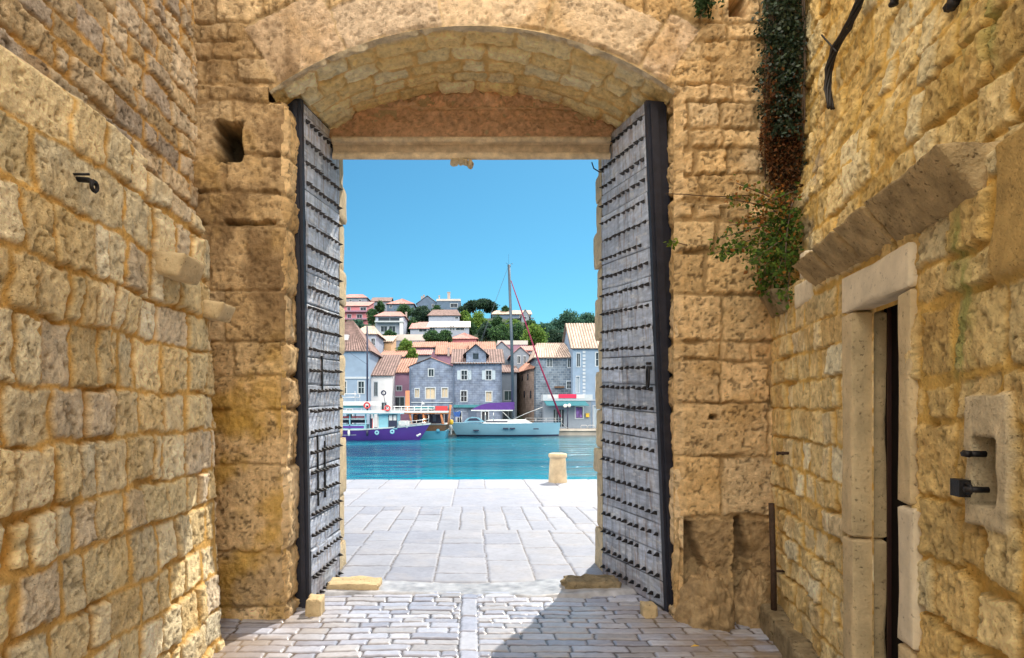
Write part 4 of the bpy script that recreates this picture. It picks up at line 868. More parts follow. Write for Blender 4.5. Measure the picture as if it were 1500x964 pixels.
def X_(px, Y): return (px-VX)/F*Y
def Z_(py, Y): return CH+(VY-py)/F*Y
def slope(mb, a, b, c, d, per=.34, amp=.08, th=.10):
    """a tiled roof slope: a-b along the eave, d-c along the ridge, barrel tiles running up it"""
    a, b, c, d = (np.array(q, float) for q in (a, b, c, d)); L = np.linalg.norm(b-a)
    n = np.cross(b-a, d-a) if np.linalg.norm(d-a) > 1e-6 else np.cross(b-a, c-a); n /= np.linalg.norm(n)
    if n[2] < 0: n = -n
    k = int(min(400, max(8, L/per*6))); s = np.linspace(0, 1, k+1); t = np.linspace(0, 1, 7); U, T = np.meshgrid(s, t, indexing='ij')
    q = a*(1-U)[..., None]*(1-T)[..., None]+b*U[..., None]*(1-T)[..., None]+c*U[..., None]*T[..., None]+d*(1-U)[..., None]*T[..., None]
    w_ = np.linalg.norm((a*(1-T)[..., None]+d*T[..., None])[0, :, :]-(b*(1-T)[..., None]+c*T[..., None])[0, :, :], axis=-1)
    ph = U*L/per*2*np.pi
    q = q+n*(amp*np.abs(np.sin(ph/2)))[..., None]+n*((fbm(U*L*1.1, T*4, 5, 3)-.5)*.07)[..., None]
    k_ = np.abs(np.sin(ph/2)); cc = np.array(CUR[0])*(1+CUR[1]*(1.45*sstep(.25, .8, k_)-1.0))[..., None]*(.75+.5*fbm(U*L*1.5, T*6, 6, 4))[..., None]  # shade in the channels between barrel tiles is painted into the colour
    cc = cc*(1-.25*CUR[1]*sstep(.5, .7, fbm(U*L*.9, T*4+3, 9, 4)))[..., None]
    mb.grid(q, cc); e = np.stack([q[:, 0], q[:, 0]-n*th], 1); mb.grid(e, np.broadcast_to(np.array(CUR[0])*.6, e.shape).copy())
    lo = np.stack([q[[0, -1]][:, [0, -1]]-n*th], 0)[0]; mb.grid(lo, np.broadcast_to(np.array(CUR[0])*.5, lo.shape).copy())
def wall_holes(mb, x0, x1, z0, z1, y, holes, rev=.18):
    xs = sorted({x0, x1, *[h[0] for h in holes], *[h[1] for h in holes]}); zs = sorted({z0, z1, *[h[2] for h in holes], *[h[3] for h in holes]})
    xs = [q for q in xs if x0 <= q <= x1]; zs = [q for q in zs if z0 <= q <= z1]
    for a, b in zip(xs[:-1], xs[1:]):
        for c, d in zip(zs[:-1], zs[1:]):
            mx, mz = (a+b)/2, (c+d)/2
            if any(h[0] < mx < h[1] and h[2] < mz < h[3] for h in holes): continue
            mb.add([(a, y, c), (b, y, c), (b, y, d), (a, y, d)], [(0, 1, 2, 3)])
    for (a, b, c, d) in holes:
        mb.add([(a, y, c), (b, y, c), (b, y, d), (a, y, d), (a, y+rev, c), (b, y+rev, c), (b, y+rev, d), (a, y+rev, d)], [(0, 1, 5, 4), (1, 2, 6, 5), (2, 3, 7, 6), (3, 0, 4, 7)])
def house(label, x0, x1, ye, yr, yb, Y, dep, roof='side', wall='white', tiles='roof_red', wins=(), cat='house', over=.35, pitch_back=None, chim=(), name='house', hipw=.5, ridge_dx=0, bands=(), zb=None):
    """front face spans px x0..x1 at distance Y, eave at ye, ridge at yr, foot at yb"""
    a, b = X_(x0, Y), X_(x1, Y); ze = Z_(ye, Y); z0 = Z_(yb, Y) if zb is None else zb
    g = min(float(terr((a+b)/2, Y+dep/2)), float(terr(a, Y)), float(terr(b, Y)), float(terr((a+b)/2, Y)), z0)-.6
    if Y < 90: g = QZ-.05
    t = thing(name, label, cat, ((a+b)/2, Y+dep/2, min(g+.6, z0)))
    wb = MB(); holes = []
    for wdef in wins:
        wx0, wx1, wy0, wy1 = wdef[:4]; holes.append((X_(wx0, Y), X_(wx1, Y), Z_(wy1, Y), Z_(wy0, Y)))
    wall_holes(wb, a, b, g, ze, Y, holes)
    D = Y+dep
    wb.add([(b, Y, g), (b, D, g), (b, D, ze), (b, Y, ze)], [(0, 1, 2, 3)]); wb.add([(a, D, g), (a, Y, g), (a, Y, ze), (a, D, ze)], [(0, 1, 2, 3)])
    wb.add([(b, D, g), (a, D, g), (a, D, ze), (b, D, ze)], [(0, 1, 2, 3)]); wb.add([(a, Y, ze-.02), (b, Y, ze-.02), (b, D, ze-.02), (a, D, ze-.02)], [(0, 1, 2, 3)])
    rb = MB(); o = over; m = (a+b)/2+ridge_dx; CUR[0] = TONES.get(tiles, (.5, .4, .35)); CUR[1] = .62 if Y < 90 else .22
    if roof in ('side', 'hip', 'pent'):
        # ridge seen at yr: solve its height at its own distance
        yr_d = Y+dep/2 if roof != 'pent' else D
        zr = max(Z_(yr, yr_d), ze+.35)
    if roof == 'side':
        h = dep/2; s_ = (zr-ze)/h; zo = ze-s_*o
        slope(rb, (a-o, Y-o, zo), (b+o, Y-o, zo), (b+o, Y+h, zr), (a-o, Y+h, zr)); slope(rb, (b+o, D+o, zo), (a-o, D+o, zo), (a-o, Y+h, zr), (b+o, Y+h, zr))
        for x in (a, b): wb.add([(x, Y, ze-.02), (x, D, ze-.02), (x, Y+h, zr-.1)], [(0, 1, 2)])
    elif roof == 'pent':
        s_ = (zr-ze)/dep; zo = ze-s_*o
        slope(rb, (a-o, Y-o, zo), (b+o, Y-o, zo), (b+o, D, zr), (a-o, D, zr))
        for x in (a, b): wb.add([(x, Y, ze-.02), (x, D, ze-.02), (x, D, zr-.1)], [(0, 1, 2)])
        wb.add([(a, D, ze-.03), (b, D, ze-.03), (b, D, zr-.1), (a, D, zr-.1)], [(0, 1, 2, 3)])
    elif roof == 'hip':
        h = dep/2; q = min(hipw*(b-a), (b-a)/2-.05); s_ = (zr-ze)/h; zo = ze-s_*o*.6
        r0, r1 = (a+q+ridge_dx, Y+h, zr), (b-q+ridge_dx, Y+h, zr); A_, B_, C_, D_ = (a-o, Y-o, zo), (b+o, Y-o, zo), (b+o, D+o, zo), (a-o, D+o, zo)
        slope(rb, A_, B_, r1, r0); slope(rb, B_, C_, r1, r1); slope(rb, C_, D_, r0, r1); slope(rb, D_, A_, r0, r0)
    elif roof == 'gable':
        zr = Z_(yr, Y); hw = m-a; hw2 = b-m; so = (zr-ze)/hw
        wb.add([(a, Y, ze), (b, Y, ze), (m, Y, zr-.05)], [(0, 1, 2)]); wb.add([(a, D, ze), (b, D, ze), (m, D, zr-.05)], [(0, 1, 2)])
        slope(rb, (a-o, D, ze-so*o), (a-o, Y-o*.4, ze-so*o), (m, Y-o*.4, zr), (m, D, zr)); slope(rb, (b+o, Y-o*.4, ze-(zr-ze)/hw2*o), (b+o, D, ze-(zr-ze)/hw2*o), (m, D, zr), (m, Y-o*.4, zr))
    elif roof == 'flat':
        rb.box((a-.15, Y-.15, ze), (b+.15, D+.15, ze+max(.18, Z_(yr, Y)-ze)))
    wb.build('wall', M[wall], t); ro = rb.build('roof', M[tiles], t)
    for (cx, cy0, cy1, cw, dy) in chim:
        cb_ = MB(); Yc = Y+dy; x = X_(cx, Yc); hw_ = cw*Yc/F/2; cb_.box((x-hw_, Yc-hw_, Z_(cy1, Yc)), (x+hw_, Yc+hw_, Z_(cy0, Yc))); cb_.box((x-hw_*1.25, Yc-hw_*1.25, Z_(cy0, Yc)-.22), (x+hw_*1.25, Yc+hw_*1.25, Z_(cy0, Yc)-.06))
        c_ = cb_.build('chimney', M['chim'], ro)
    for wdef, hb in zip(wins, holes):
        style = wdef[4] if len(wdef) > 4 else 'dark'; wa, wb2, wz0, wz1 = hb
        f = MB(); fw = min(.14, (wb2-wa)*.18)
        if style != 'shop':
            f.box((wa-fw, Y-.05, wz0-.1), (wb2+fw, Y-.003, wz0-.001)); f.box((wa-fw, Y-.04, wz1+.001), (wb2+fw, Y-.003, wz1+.13)); f.box((wa-fw, Y-.04, wz0), (wa-.001, Y-.003, wz1)); f.box((wb2+.001, Y-.04, wz0), (wb2+fw, Y-.003, wz1))
        mid = (wa+wb2)/2
        f.box((mid-.03, Y+.10, wz0), (mid+.03, Y+.14, wz1))
        if style in ('bars', 'shut', 'shutd'): f.box((wa, Y+.10, (wz0+wz1)/2-.03), (wb2, Y+.138, (wz0+wz1)/2+.03))
        fo = f.build('window' if style != 'door' else 'door', M['trim'], t)
        p = MB(); p.add([(wa, Y+.17, wz0), (wb2, Y+.17, wz0), (wb2, Y+.17, wz1), (wa, Y+.17, wz1)], [(0, 1, 2, 3)])
        p.build('pane', M['curtain'] if style == 'lit' else M['shut_blue'] if style == 'bluedoor' else M['glass'], fo)
        if style in ('shut', 'shutd'):
            w2 = (wb2-wa)*.62
            for (sa, sb) in ((wa-fw-w2, wa-fw-.02), (wb2+fw+.02, wb2+fw+w2)):
                s_ = MB(); s_.box((sa, Y-.07, wz0-.02), (sb, Y-.004, wz1+.02))
                for k in range(6): zk = wz0+(wz1-wz0)*(k+.5)/6; s_.box((sa+.04, Y-.085, zk-.02), (sb-.04, Y-.0701, zk+.02))
                s_.build('shutter', M['shut_blue'] if style == 'shut' else M['shut_dark'], fo)
    for (bx0, bx1, by0, by1, out, mm, nm) in bands:
        bb = MB(); bb.box((X_(bx0, Y), Y-out, Z_(by1, Y)), (X_(bx1, Y), Y-.003, Z_(by0, Y))); bb.build(nm, M[mm], t)
    return t

# the waterfront row -------------------------------------------------
h1 = house('big pale blue waterfront house with dark hipped tile roof and skylight at far left', 462, 541, 513, 470, 627, 80, 11, 'hip', 'pale_blue', 'roof_dark',
      [(495, 503, 522, 537, 'bars'), (525, 533, 559, 576, 'bars'), (499, 507, 559, 576, 'bars'), (474, 482, 522, 537, 'bars'), (474, 482, 559, 576, 'bars'), (508, 516, 600, 625, 'door')],
      bands=[(462, 541, 552, 555, .12, 'trim', 'string_course'), (462, 541, 513, 515.5, .2, 'trim', 'cornice')], hipw=.46)
sk = MB(); zsk = Z_(495, 82.2); sk.box((X_(500, 82), 81.6, zsk-.35), (X_(511, 82), 82.7, zsk+.35)); sk.build('skylight', M['sign_white'], h1)
house('narrow added block, white for the sunlit side of the pale blue house, with sloping tile top', 541, 574, 549, 520, 627, 81.5, 9, 'pent', 'white', 'roof_dark', [(548, 553, 560, 580), (559, 566, 590, 606)])  # white wall colour stands in for sun on the neighbouring house's side
house('lilac white house with striped tile roof rising behind the pale blue house', 519, 551, 489, 478, 530, 96, 8, 'hip', 'offwhite', 'roof_pale', [(544, 549, 496, 506, 'bars')], hipw=.3)
house('small ochre house with blue shuttered window behind the added white block', 551, 573, 500, 492, 530, 105, 7, 'pent', 'ochrewall', 'roof_pale', [(554, 559, 496+6, 510, 'shutd')])
house('low brick red tiled shed between the ochre house and the mauve house', 557, 590, 522, 514, 545, 94, 6, 'pent', 'bluewall', 'roof_red')
house('mauve rendered house with orange tiled slope beside the gabled stone house', 574, 600, 545, 525, 627, 85, 9, 'pent', 'mauve', 'roof_red', [(581, 588, 566, 572), (579, 592, 582, 602)])
house('low gabled blue grey stone house with three cream lit windows', 599.5, 664, 537, 524, 627, 82, 12, 'gable', 'st_blue', 'roof_red',
      [(628, 635, 541, 551), (608, 614, 570, 582, 'lit'), (624, 637, 568.5, 584, 'lit'), (647.5, 655.5, 568.5, 582, 'lit'), (628, 637, 600, 625, 'door'), (606, 616, 601, 620, 'shop'), (645, 656, 601, 625, 'shop')],
      bands=[(600, 602, 540, 627, .16, 'shut_dark', 'gap_strip'), (606, 658, 596, 598.5, .5, 'awn_teal', 'awning'), (601, 663, 589, 590.2, .1, 'trim', 'string_course')], over=.2)  # added dark strip draws the gap line beside the mauve house
h6 = house('tall square stone house with pale shutters and a small gable dormer on its front', 664.5, 735, 531, 512, 627, 81.8, 11, 'side', 'st_blue', 'roof_dark',
      [(676, 684, 543, 556, 'shut'), (712, 719.5, 543, 556, 'shut'), (675.5, 683.5, 573, 588, 'bars'), (712, 720, 574, 588, 'lit'), (670, 676, 604, 626, 'door'), (706, 715, 603, 626, 'door')],
      bands=[(664.5, 735, 593, 597, .45, 'awn_teal', 'awning'), (663.7, 665.6, 533, 627, .18, 'shut_dark', 'gap_strip'), (733.4, 734.8, 533, 627, .18, 'shut_dark', 'gap_strip'), (686, 698, 600, 627, .05, 'shut_dark', 'shutter_door'), (664.5, 735, 531.2, 532.6, .3, 'trim', 'gutter')], over=.4)  # dark strips added at both edges to draw the gaps between houses
dm = MB(); Yd = 81.7; a, b, m = X_(683, Yd), X_(712, Yd), X_(697.5, Yd); z0, z1, zt = Z_(531, Yd), Z_(517, Yd), Z_(505, Yd)
wall_holes(dm, a, b, z0, z1, Yd, [(X_(693, Yd), X_(701, Yd), Z_(526, Yd), Z_(517.6, Yd))]); dm.add([(a, Yd, z1), (b, Yd, z1), (m, Yd, zt)], [(0, 1, 2)]); dm.box((a, Yd+.2, z0), (b, Yd+4, z1))
dmo = dm.build('dormer', M['st_blue'], h6)
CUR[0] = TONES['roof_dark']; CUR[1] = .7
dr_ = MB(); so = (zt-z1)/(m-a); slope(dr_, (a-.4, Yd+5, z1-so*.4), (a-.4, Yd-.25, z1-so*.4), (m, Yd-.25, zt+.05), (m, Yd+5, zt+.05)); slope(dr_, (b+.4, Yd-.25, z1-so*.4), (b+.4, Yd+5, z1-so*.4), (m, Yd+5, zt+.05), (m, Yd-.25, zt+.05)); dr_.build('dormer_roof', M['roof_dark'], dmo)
dp = MB(); dp.add([(X_(693, Yd), Yd+.16, Z_(526, Yd)), (X_(701, Yd), Yd+.16, Z_(526, Yd)), (X_(701, Yd), Yd+.16, Z_(517.6, Yd)), (X_(693, Yd), Yd+.16, Z_(517.6, Yd))], [(0, 1, 2, 3)]); dp.build('pane', M['glass'], dmo)
house('small shaded shop front set back in the lane beside the shuttered stone house', 735, 757, 545, 535, 627, 90, 8, 'pent', 'grey', 'roof_dark', [(739, 751, 573, 586), (737, 752, 590, 625, 'shop')])
# the lane house turns its long sunlit flank to the lane
ln_ = thing('house', 'reddish rubble lane house showing a long sunlit flank behind the mast', 'house', (X_(775, 88), 88, QZ))
lb = MB(); p0, p1, p2, p3 = (X_(755.5, 96), 96), (X_(786, 83), 83), (X_(812, 88), 88), (X_(784, 100), 100); z0, zt0 = QZ-.05, Z_(541, 88)
lb.add([(p0[0], p0[1], z0), (p1[0], p1[1], z0), (p2[0], p2[1], z0), (p3[0], p3[1], z0), (p0[0], p0[1], zt0), (p1[0], p1[1], zt0), (p2[0], p2[1], zt0), (p3[0], p3[1], zt0)], [(0, 1, 5, 4), (1, 2, 6, 5), (2, 3, 7, 6), (3, 0, 4, 7), (4, 5, 6, 7)]); lb.build('wall', M['st_warm'], ln_)
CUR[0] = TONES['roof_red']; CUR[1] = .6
lr = MB(); q0, q1 = np.array((p0[0], p0[1], zt0+.02)), np.array((p1[0], p1[1], zt0+.02)); bk = np.array((p3[0]-p0[0], p3[1]-p0[1], 3.2))*.6; fo_ = np.array((-.3, -.35, -.2))
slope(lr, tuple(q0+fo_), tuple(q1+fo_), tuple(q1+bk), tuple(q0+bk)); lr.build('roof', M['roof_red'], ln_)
for (t_, zf0, zf1) in ((.35, 548, 556), (.62, 548, 557), (.45, 572, 582), (.75, 573, 584)):
    c0 = np.array(p0)*(1-t_)+np.array(p1)*t_; d_ = (np.array(p1)-np.array(p0)); d_ /= np.linalg.norm(d_); nn = np.array((-abs(d_[1]), -abs(d_[0]))); nn /= np.linalg.norm(nn)
    wm_ = MB(); a = c0-d_*.35; b = c0+d_*.35; v = []
    for z in (Z_(zf1, 88), Z_(zf0, 88)):
        for q_, o_ in ((a, -.02), (b, -.02), (b, .04), (a, .04)): v.append((q_[0]+nn[0]*o_, q_[1]+nn[1]*o_, z))
    wm_.hexa(v); wm_.build('window', M['glass'], ln_)
h8 = house('old weathered rubble house with striped tile roof above the shop awning', 785, 840, 523, 503, 627, 82, 8.5, 'hip', 'st_rough', 'roof_pale',
      [(801, 804.5, 525.5, 537), (805.5, 809, 525.5, 537), (832, 837, 525.5, 538), (830.5, 837, 559, 569, 'bars')], hipw=.12,
      bands=[(812, 826, 566, 568.5, .35, 'wood_dk', 'ledge')])
h9 = house('tall pale blue corner house with pink tiled roof and white quoins at far right', 839, 905, 508, 474, 627, 80.5, 9, 'side', 'pale_blue', 'roof_pale',
      [(845, 849.5, 518, 537), (873, 881, 517, 536, 'bars'), (889, 896, 517, 536, 'bars'), (844, 848.5, 552, 575, 'bluedoor'), (873, 880, 553, 575, 'bars'), (869.5, 879, 595, 627, 'bluedoor')],
      bands=[(853.5, 857.5, 509+i*5.2, 509+i*5.2+3.4, .05+.03*(i % 2), 'trim', 'quoin') for i in range(15)]+[(839, 905, 585.5, 587, .12, 'trim', 'string_course')], over=.3)
sh_ = house('ground floor shop with teal awning, crimson sign and violet window poster', 797, 866, 587, 578, 627, 78.6, 1.85, 'flat', 'grey', 'trim',
      [(811, 818, 600, 625, 'shop'), (819, 826, 600, 625, 'shop'), (843.5, 853.5, 596, 612.5)], cat='shop', name='shop')
bd = MB(); Ys = 78.5; bd.box((X_(802, Ys), Ys-.10, Z_(584, Ys)), (X_(856, Ys), Ys+.09, Z_(578, Ys))); bd.build('fascia', M['sign_white'], sh_)
sg = MB(); sg.box((X_(818, Ys), Ys-.16, Z_(583.4, Ys)), (X_(844, Ys), Ys-.103, Z_(577.4, Ys))); sgo = sg.build('sign', M['sign_pink'], sh_)
aw = MB(); Ya = 78.55; z1, z0 = Z_(587.5, Ya), Z_(594, Ya); aw.hexa([(X_(799, Ya), Ya-1.5, z0-.04), (X_(860, Ya), Ya-1.5, z0-.04), (X_(857, Ya), Ya, z1-.05), (X_(797, Ya), Ya, z1-.05), (X_(799, Ya), Ya-1.5, z0), (X_(860, Ya), Ya-1.5, z0), (X_(857, Ya), Ya, z1), (X_(797, Ya), Ya, z1)]); aw.build('awning', M['awn_teal'], sh_)
po = MB(); po.add([(X_(844, Ys), Ys+.2, Z_(612, Ys)), (X_(853, Ys), Ys+.2, Z_(612, Ys)), (X_(853, Ys), Ys+.2, Z_(597, Ys)), (X_(844, Ys), Ys+.2, Z_(597, Ys))], [(0, 1, 2, 3)]); po.build('poster', mat('violet_poster', (.22, .12, .42), rough=.6, var=.6, vs=3), sh_)
pbx = MB(); pbx.box((X_(858, 78.5), 78.25, Z_(611, 78.5)), (X_(862.5, 78.5), 78.56, Z_(606, 78.5))); pbx.box((X_(857.6, 78.5), 78.2, Z_(606, 78.5)), (X_(862.9, 78.5), 78.57, Z_(605.4, 78.5)))
tag(pbx.build('post_box', M['yellow'], None, (X_(860, 78.5), 78.5, Z_(611, 78.5))), 'small yellow box mounted on the wall right of the shop window', 'post box')

# the second tier --------------------------------------------------
house('orange tiled long roof house just behind the gabled stone house', 605, 652, 508, 501, 528, 108, 8, 'side', 'mauve', 'roof_red', [(634, 639, 509, 515)])
house('tiny low house with pink pent roof beside the light green tree', 607, 629, 519, 513, 530, 99, 5, 'pent', 'grey', 'roof_pink')
house('broad orange tiled roof house with a dark red chimney', 640, 690, 518, 502, 530, 103, 10, 'side', 'mauve', 'roof_red', [], chim=[(657, 509, 522, 3, -.5)])
house('orange roofed house right behind the dormer of the stone house', 690, 724, 518, 501, 535, 100, 11, 'side', 'grey', 'roof_red')
house('pink tiled gabled house left of the mast between two roofs', 722, 748, 512, 500, 532, 104, 9, 'gable', 'grey', 'roof_pink', [(733, 737, 515, 522)])
house('long pale flat roofed house right of the mast below the green trees', 730, 772, 505, 499, 525, 122, 7, 'flat', 'mauve', 'roof_white')
house('pale gabled house with crooked eave right of the mast', 750, 775, 519, 508, 545, 97, 8, 'gable', 'grey', 'roof_pink', [(758, 762, 522, 532), (767, 770, 522, 532)])
house('small pink roofed house left of the striped tile roof', 768, 788, 513, 507, 545, 100, 7, 'side', 'offwhite', 'roof_pink', [(776, 780, 518, 526)])
house('white flat roofed terrace house below the round tree', 574, 622, 499, 490, 508, 119, 8, 'flat', 'offwhite', 'roof_white', [(600, 604, 500, 505)])
house('pink hipped roof cottage right of the dark bushes', 661, 698, 496, 488, 505, 118, 8, 'hip', 'pinkwall', 'roof_pink', [])
# the third tier -----------------------------------------------------
v = house('white two storey villa with pink hipped roof and a shaded balcony', 550, 592, 463, 457, 492, 140, 9, 'hip', 'offwhite', 'roof_pink', [(558, 567, 478, 486), (570, 579, 478, 486), (554, 588, 465, 470, 'shop')], hipw=.2,
      bands=[(550, 592, 471, 473, 1.2, 'trim', 'balcony'), (586, 591, 467, 492, 1.0, 'white', 'stair_wall')], chim=[(595, 457, 468, 2.5, 4)])
house('long white bungalow with bright sloping roofs and small dormer below the dark tiled house', 627, 687, 479, 471, 489, 141, 9, 'pent', 'offwhite', 'roof_white', [(630, 637, 480, 485), (659, 661.5, 477.8, 484), (663, 665.5, 477.8, 484), (668, 680, 479.6, 483.5)])
house('pink tiled wing joined to the left of the long white bungalow', 601, 627, 481, 472, 489, 140, 9, 'pent', 'offwhite', 'roof_pink', [(614, 625, 482, 486)])
house('wide pale house under a ragged dark tiled roof', 628, 673, 462, 454, 471, 156, 9, 'hip', 'offwhite', 'roof_dark', [(675-8, 671, 464, 467)], hipw=.1)
# the ridge -------------------------------------------------------------
ap = house('pink and mauve apartment block with long balconies at the far left of the hill', 498, 539, 448, 442.5, 480, 170, 10, 'pent', 'pinkwall', 'roof_pink', [(509, 513, 450.5, 455), (528, 536, 450.5, 455), (509, 514, 461, 467), (523, 530, 461, 467)], cat='apartment block', name='apartment_block',
      bands=[(499, 538, 455.5, 457.5, 1.0, 'mauve', 'balcony'), (499, 538, 466.5, 468.8, 1.0, 'mauve', 'balcony')])
house('grey storey with pink roof standing behind the pink apartment block', 497, 537, 436, 431.5, 450, 182, 10, 'hip', 'grey', 'roof_pink', [(503, 505, 439, 441.5), (512, 515, 439, 441.5), (526, 529, 439, 441.5)], hipw=.25)
house('small white ridge house with mauve roof beside the dark round tree', 544, 571, 441, 436, 455, 190, 9, 'side', 'grey', 'roof_dark', [(551, 553, 448, 453)])
house('ridge house with broad pink hipped roof left of the blue gabled house', 567, 606, 445, 438, 458, 180, 10, 'hip', 'bluewall', 'roof_pink', [(571, 574, 447, 451)], hipw=.48)
house('slate blue gabled ridge house with two small chimneys', 611, 641, 444, 433, 458, 188, 10, 'gable', 'bluewall', 'roof_dark', [(633, 636, 446, 450)], chim=[(618, 434, 442, 2, 3), (621, 432, 442, 2, 3)])
house('blue grey ridge house with a stout tall chimney and flat white roofs', 640, 674, 441, 438, 458, 186, 9, 'flat', 'bluewall', 'roof_white', [(660, 670, 445, 450)], chim=[(657.5, 428, 440, 4, 3), (643.5, 433, 440, 2, 3)])
house('hilltop villa with pointed gables half hidden behind the mast', 722, 778, 460, 455, 478, 198, 10, 'side', 'bluewall', 'roof_pale', [(761, 764, 462, 465), (761, 765, 468, 473), (771, 776, 467, 473)], bands=[(744, 782, 466, 467, 1.0, 'grey', 'balcony')])
house('small gabled wing on the right of the hilltop villa', 764, 775, 462, 453, 478, 196, 6, 'gable', 'grey', 'roof_pale', [(768, 771, 464, 468)])
house('pale roofed little house between the trees above the corner house', 846, 874, 480, 474, 492, 150, 8, 'hip', 'offwhite', 'roof_pale', [], hipw=.4)

# trees -----------------------------------------------------------------
def leafmat(nm, c, c2):
    m = bpy.data.materials.new(nm); m.use_nodes = True; n = m.node_tree.nodes; l = m.node_tree.links; b = n['Principled BSDF']; b.inputs['Roughness'].default_value = .7; b.inputs['Specular IOR Level'].default_value = .2
    a = n.new('ShaderNodeAttribute'); a.attribute_name = 'Col'; l.new(a.outputs['Color'], b.inputs['Base Color'])
    tl = n.new('ShaderNodeBsdfTranslucent'); l.new(a.outputs['Color'], tl.inputs[0]); ms_ = n.new('ShaderNodeMixShader'); ms_.inputs[0].default_value = .4; l.new(b.outputs[0], ms_.inputs[1]); l.new(tl.outputs[0], ms_.inputs[2]); l.new(ms_.outputs[0], n['Material Output'].inputs[0])
    return m
M['leaf'] = leafmat('foliage', None, None)
M['bark'] = mat('bark', (.14, .10, .07), rough=.95, var=.4, vs=4)
def leaves(mb, cen, rad, n, size, cols, seed, flat=0, hollow=.45):
    """n small leaf faces spread through an ellipsoid"""
    r = np.random.RandomState(seed); d = r.normal(size=(n, 3)); d /= np.linalg.norm(d, axis=1)[:, None]
    q = hollow+(1-hollow)*r.rand(n)**.6; q *= 1+.34*(fbm(d[:, 0]*2+seed, d[:, 1]*2+d[:, 2]*2, seed % 50, 3)-.5)*3
    c = np.array(cen)+d*q[:, None]*np.array(rad)
    a = r.normal(size=(n, 3)); a /= np.linalg.norm(a, axis=1)[:, None]; b = np.cross(a, r.normal(size=(n, 3))); b /= np.linalg.norm(b, axis=1)[:, None]
    s = size*(.6+.8*r.rand(n))[:, None]
    v = np.stack([c-a*s, c-b*s*.6, c+a*s, c+b*s*.6], 1).reshape(-1, 3); f = np.arange(4*n).reshape(n, 4)
    cl = np.array(cols)[(r.rand(n)*len(cols)).astype(int)]*(.7+.6*r.rand(n))[:, None]
    mb.add(v, f, np.repeat(cl, 4, 0))
G_PINE = [(.035, .075, .055), (.05, .10, .055), (.03, .06, .05)]
G_OAK = [(.05, .12, .055), (.075, .16, .055), (.04, .09, .05)]
G_LIGHT = [(.14, .25, .05), (.10, .20, .05), (.18, .28, .06)]
G_BLUE = [(.06, .15, .12), (.05, .12, .10), (.08, .18, .12)]
def tree(label, cx, yt, yb, wpx, Y, cols, seed, kind='round', n=1100, name='tree', grp=None):
    n = int(n*2.2); wpx *= 1.18; yt -= 1.5
    x = X_(cx, Y); zt, zb_ = Z_(yt, Y), Z_(yb, Y); wd = wpx*Y/F; ht = zt-zb_; g = float(terr(x, Y)); g0 = min(g, zb_)
    t = thing(name, label, 'tree', (x, Y, g0), grp); r = random.Random(seed); mb = MB(); tk = MB()
    if kind == 'pine':
        for i in range(11):
            a = r.uniform(0, 6.28); q = r.uniform(.15, .95); ox, oy = q*math.cos(a)*wd*.42, q*math.sin(a)*wd*.36; oz = zb_+ht*(.80-.32*q*q)+r.uniform(-.06, .06)*ht; R0 = wd*r.uniform(.13, .21)
            leaves(mb, (x+ox, Y+oy, oz), (R0, R0, R0*.62), n//10, wd*.03, cols, seed*20+i, hollow=.3)
            tk.tube([(x, Y, zb_+ht*.2), (x+ox*.4, Y+oy*.4, zb_+ht*.42), (x+ox*.9, Y+oy*.9, oz)], wd*.016, 5, r1=wd*.005)
    else:
        k = 15
        for i in range(k):
            a = 6.28*i/k+r.uniform(-.4, .4); lev = r.uniform(.25, .82); q = r.uniform(.25, .95)*math.sin(math.pi*min(.9, lev+.05)); ox, oy = q*math.cos(a)*wd*.40, q*math.sin(a)*wd*.38; R0 = wd*r.uniform(.10, .22); oz = zb_+ht*lev
            leaves(mb, (x+ox, Y+oy, oz), (R0, R0, min(R0, ht*.24)), n//k, max(wd*.030, .2), cols, seed*20+i, hollow=.3)
            tk.tube([(x, Y, zb_+ht*.05), (x+ox*.5, Y+oy*.5, (zb_+oz)/2), (x+ox*.9, Y+oy*.9, oz)], wd*.013, 5, r1=wd*.004)
        leaves(mb, (x, Y, zb_+ht*.45), (wd*.34, wd*.3, ht*.30), n//4, max(wd*.030, .2), cols, seed*20+17, hollow=.5)
        leaves(mb, (x, Y, zb_+ht*.72), (wd*.22, wd*.22, ht*.26), n//6, max(wd*.030, .2), cols, seed*20+15, hollow=.2)
    tk.tube([(x, Y, g0-.3), (x+wd*.01, Y, (g0+zb_+ht*.3)/2), (x, Y, zb_+ht*.45)], wd*.03, 7, r1=wd*.015)
    tk.build('trunk', M['bark'], t); mb.build('crown', M['leaf'], t)
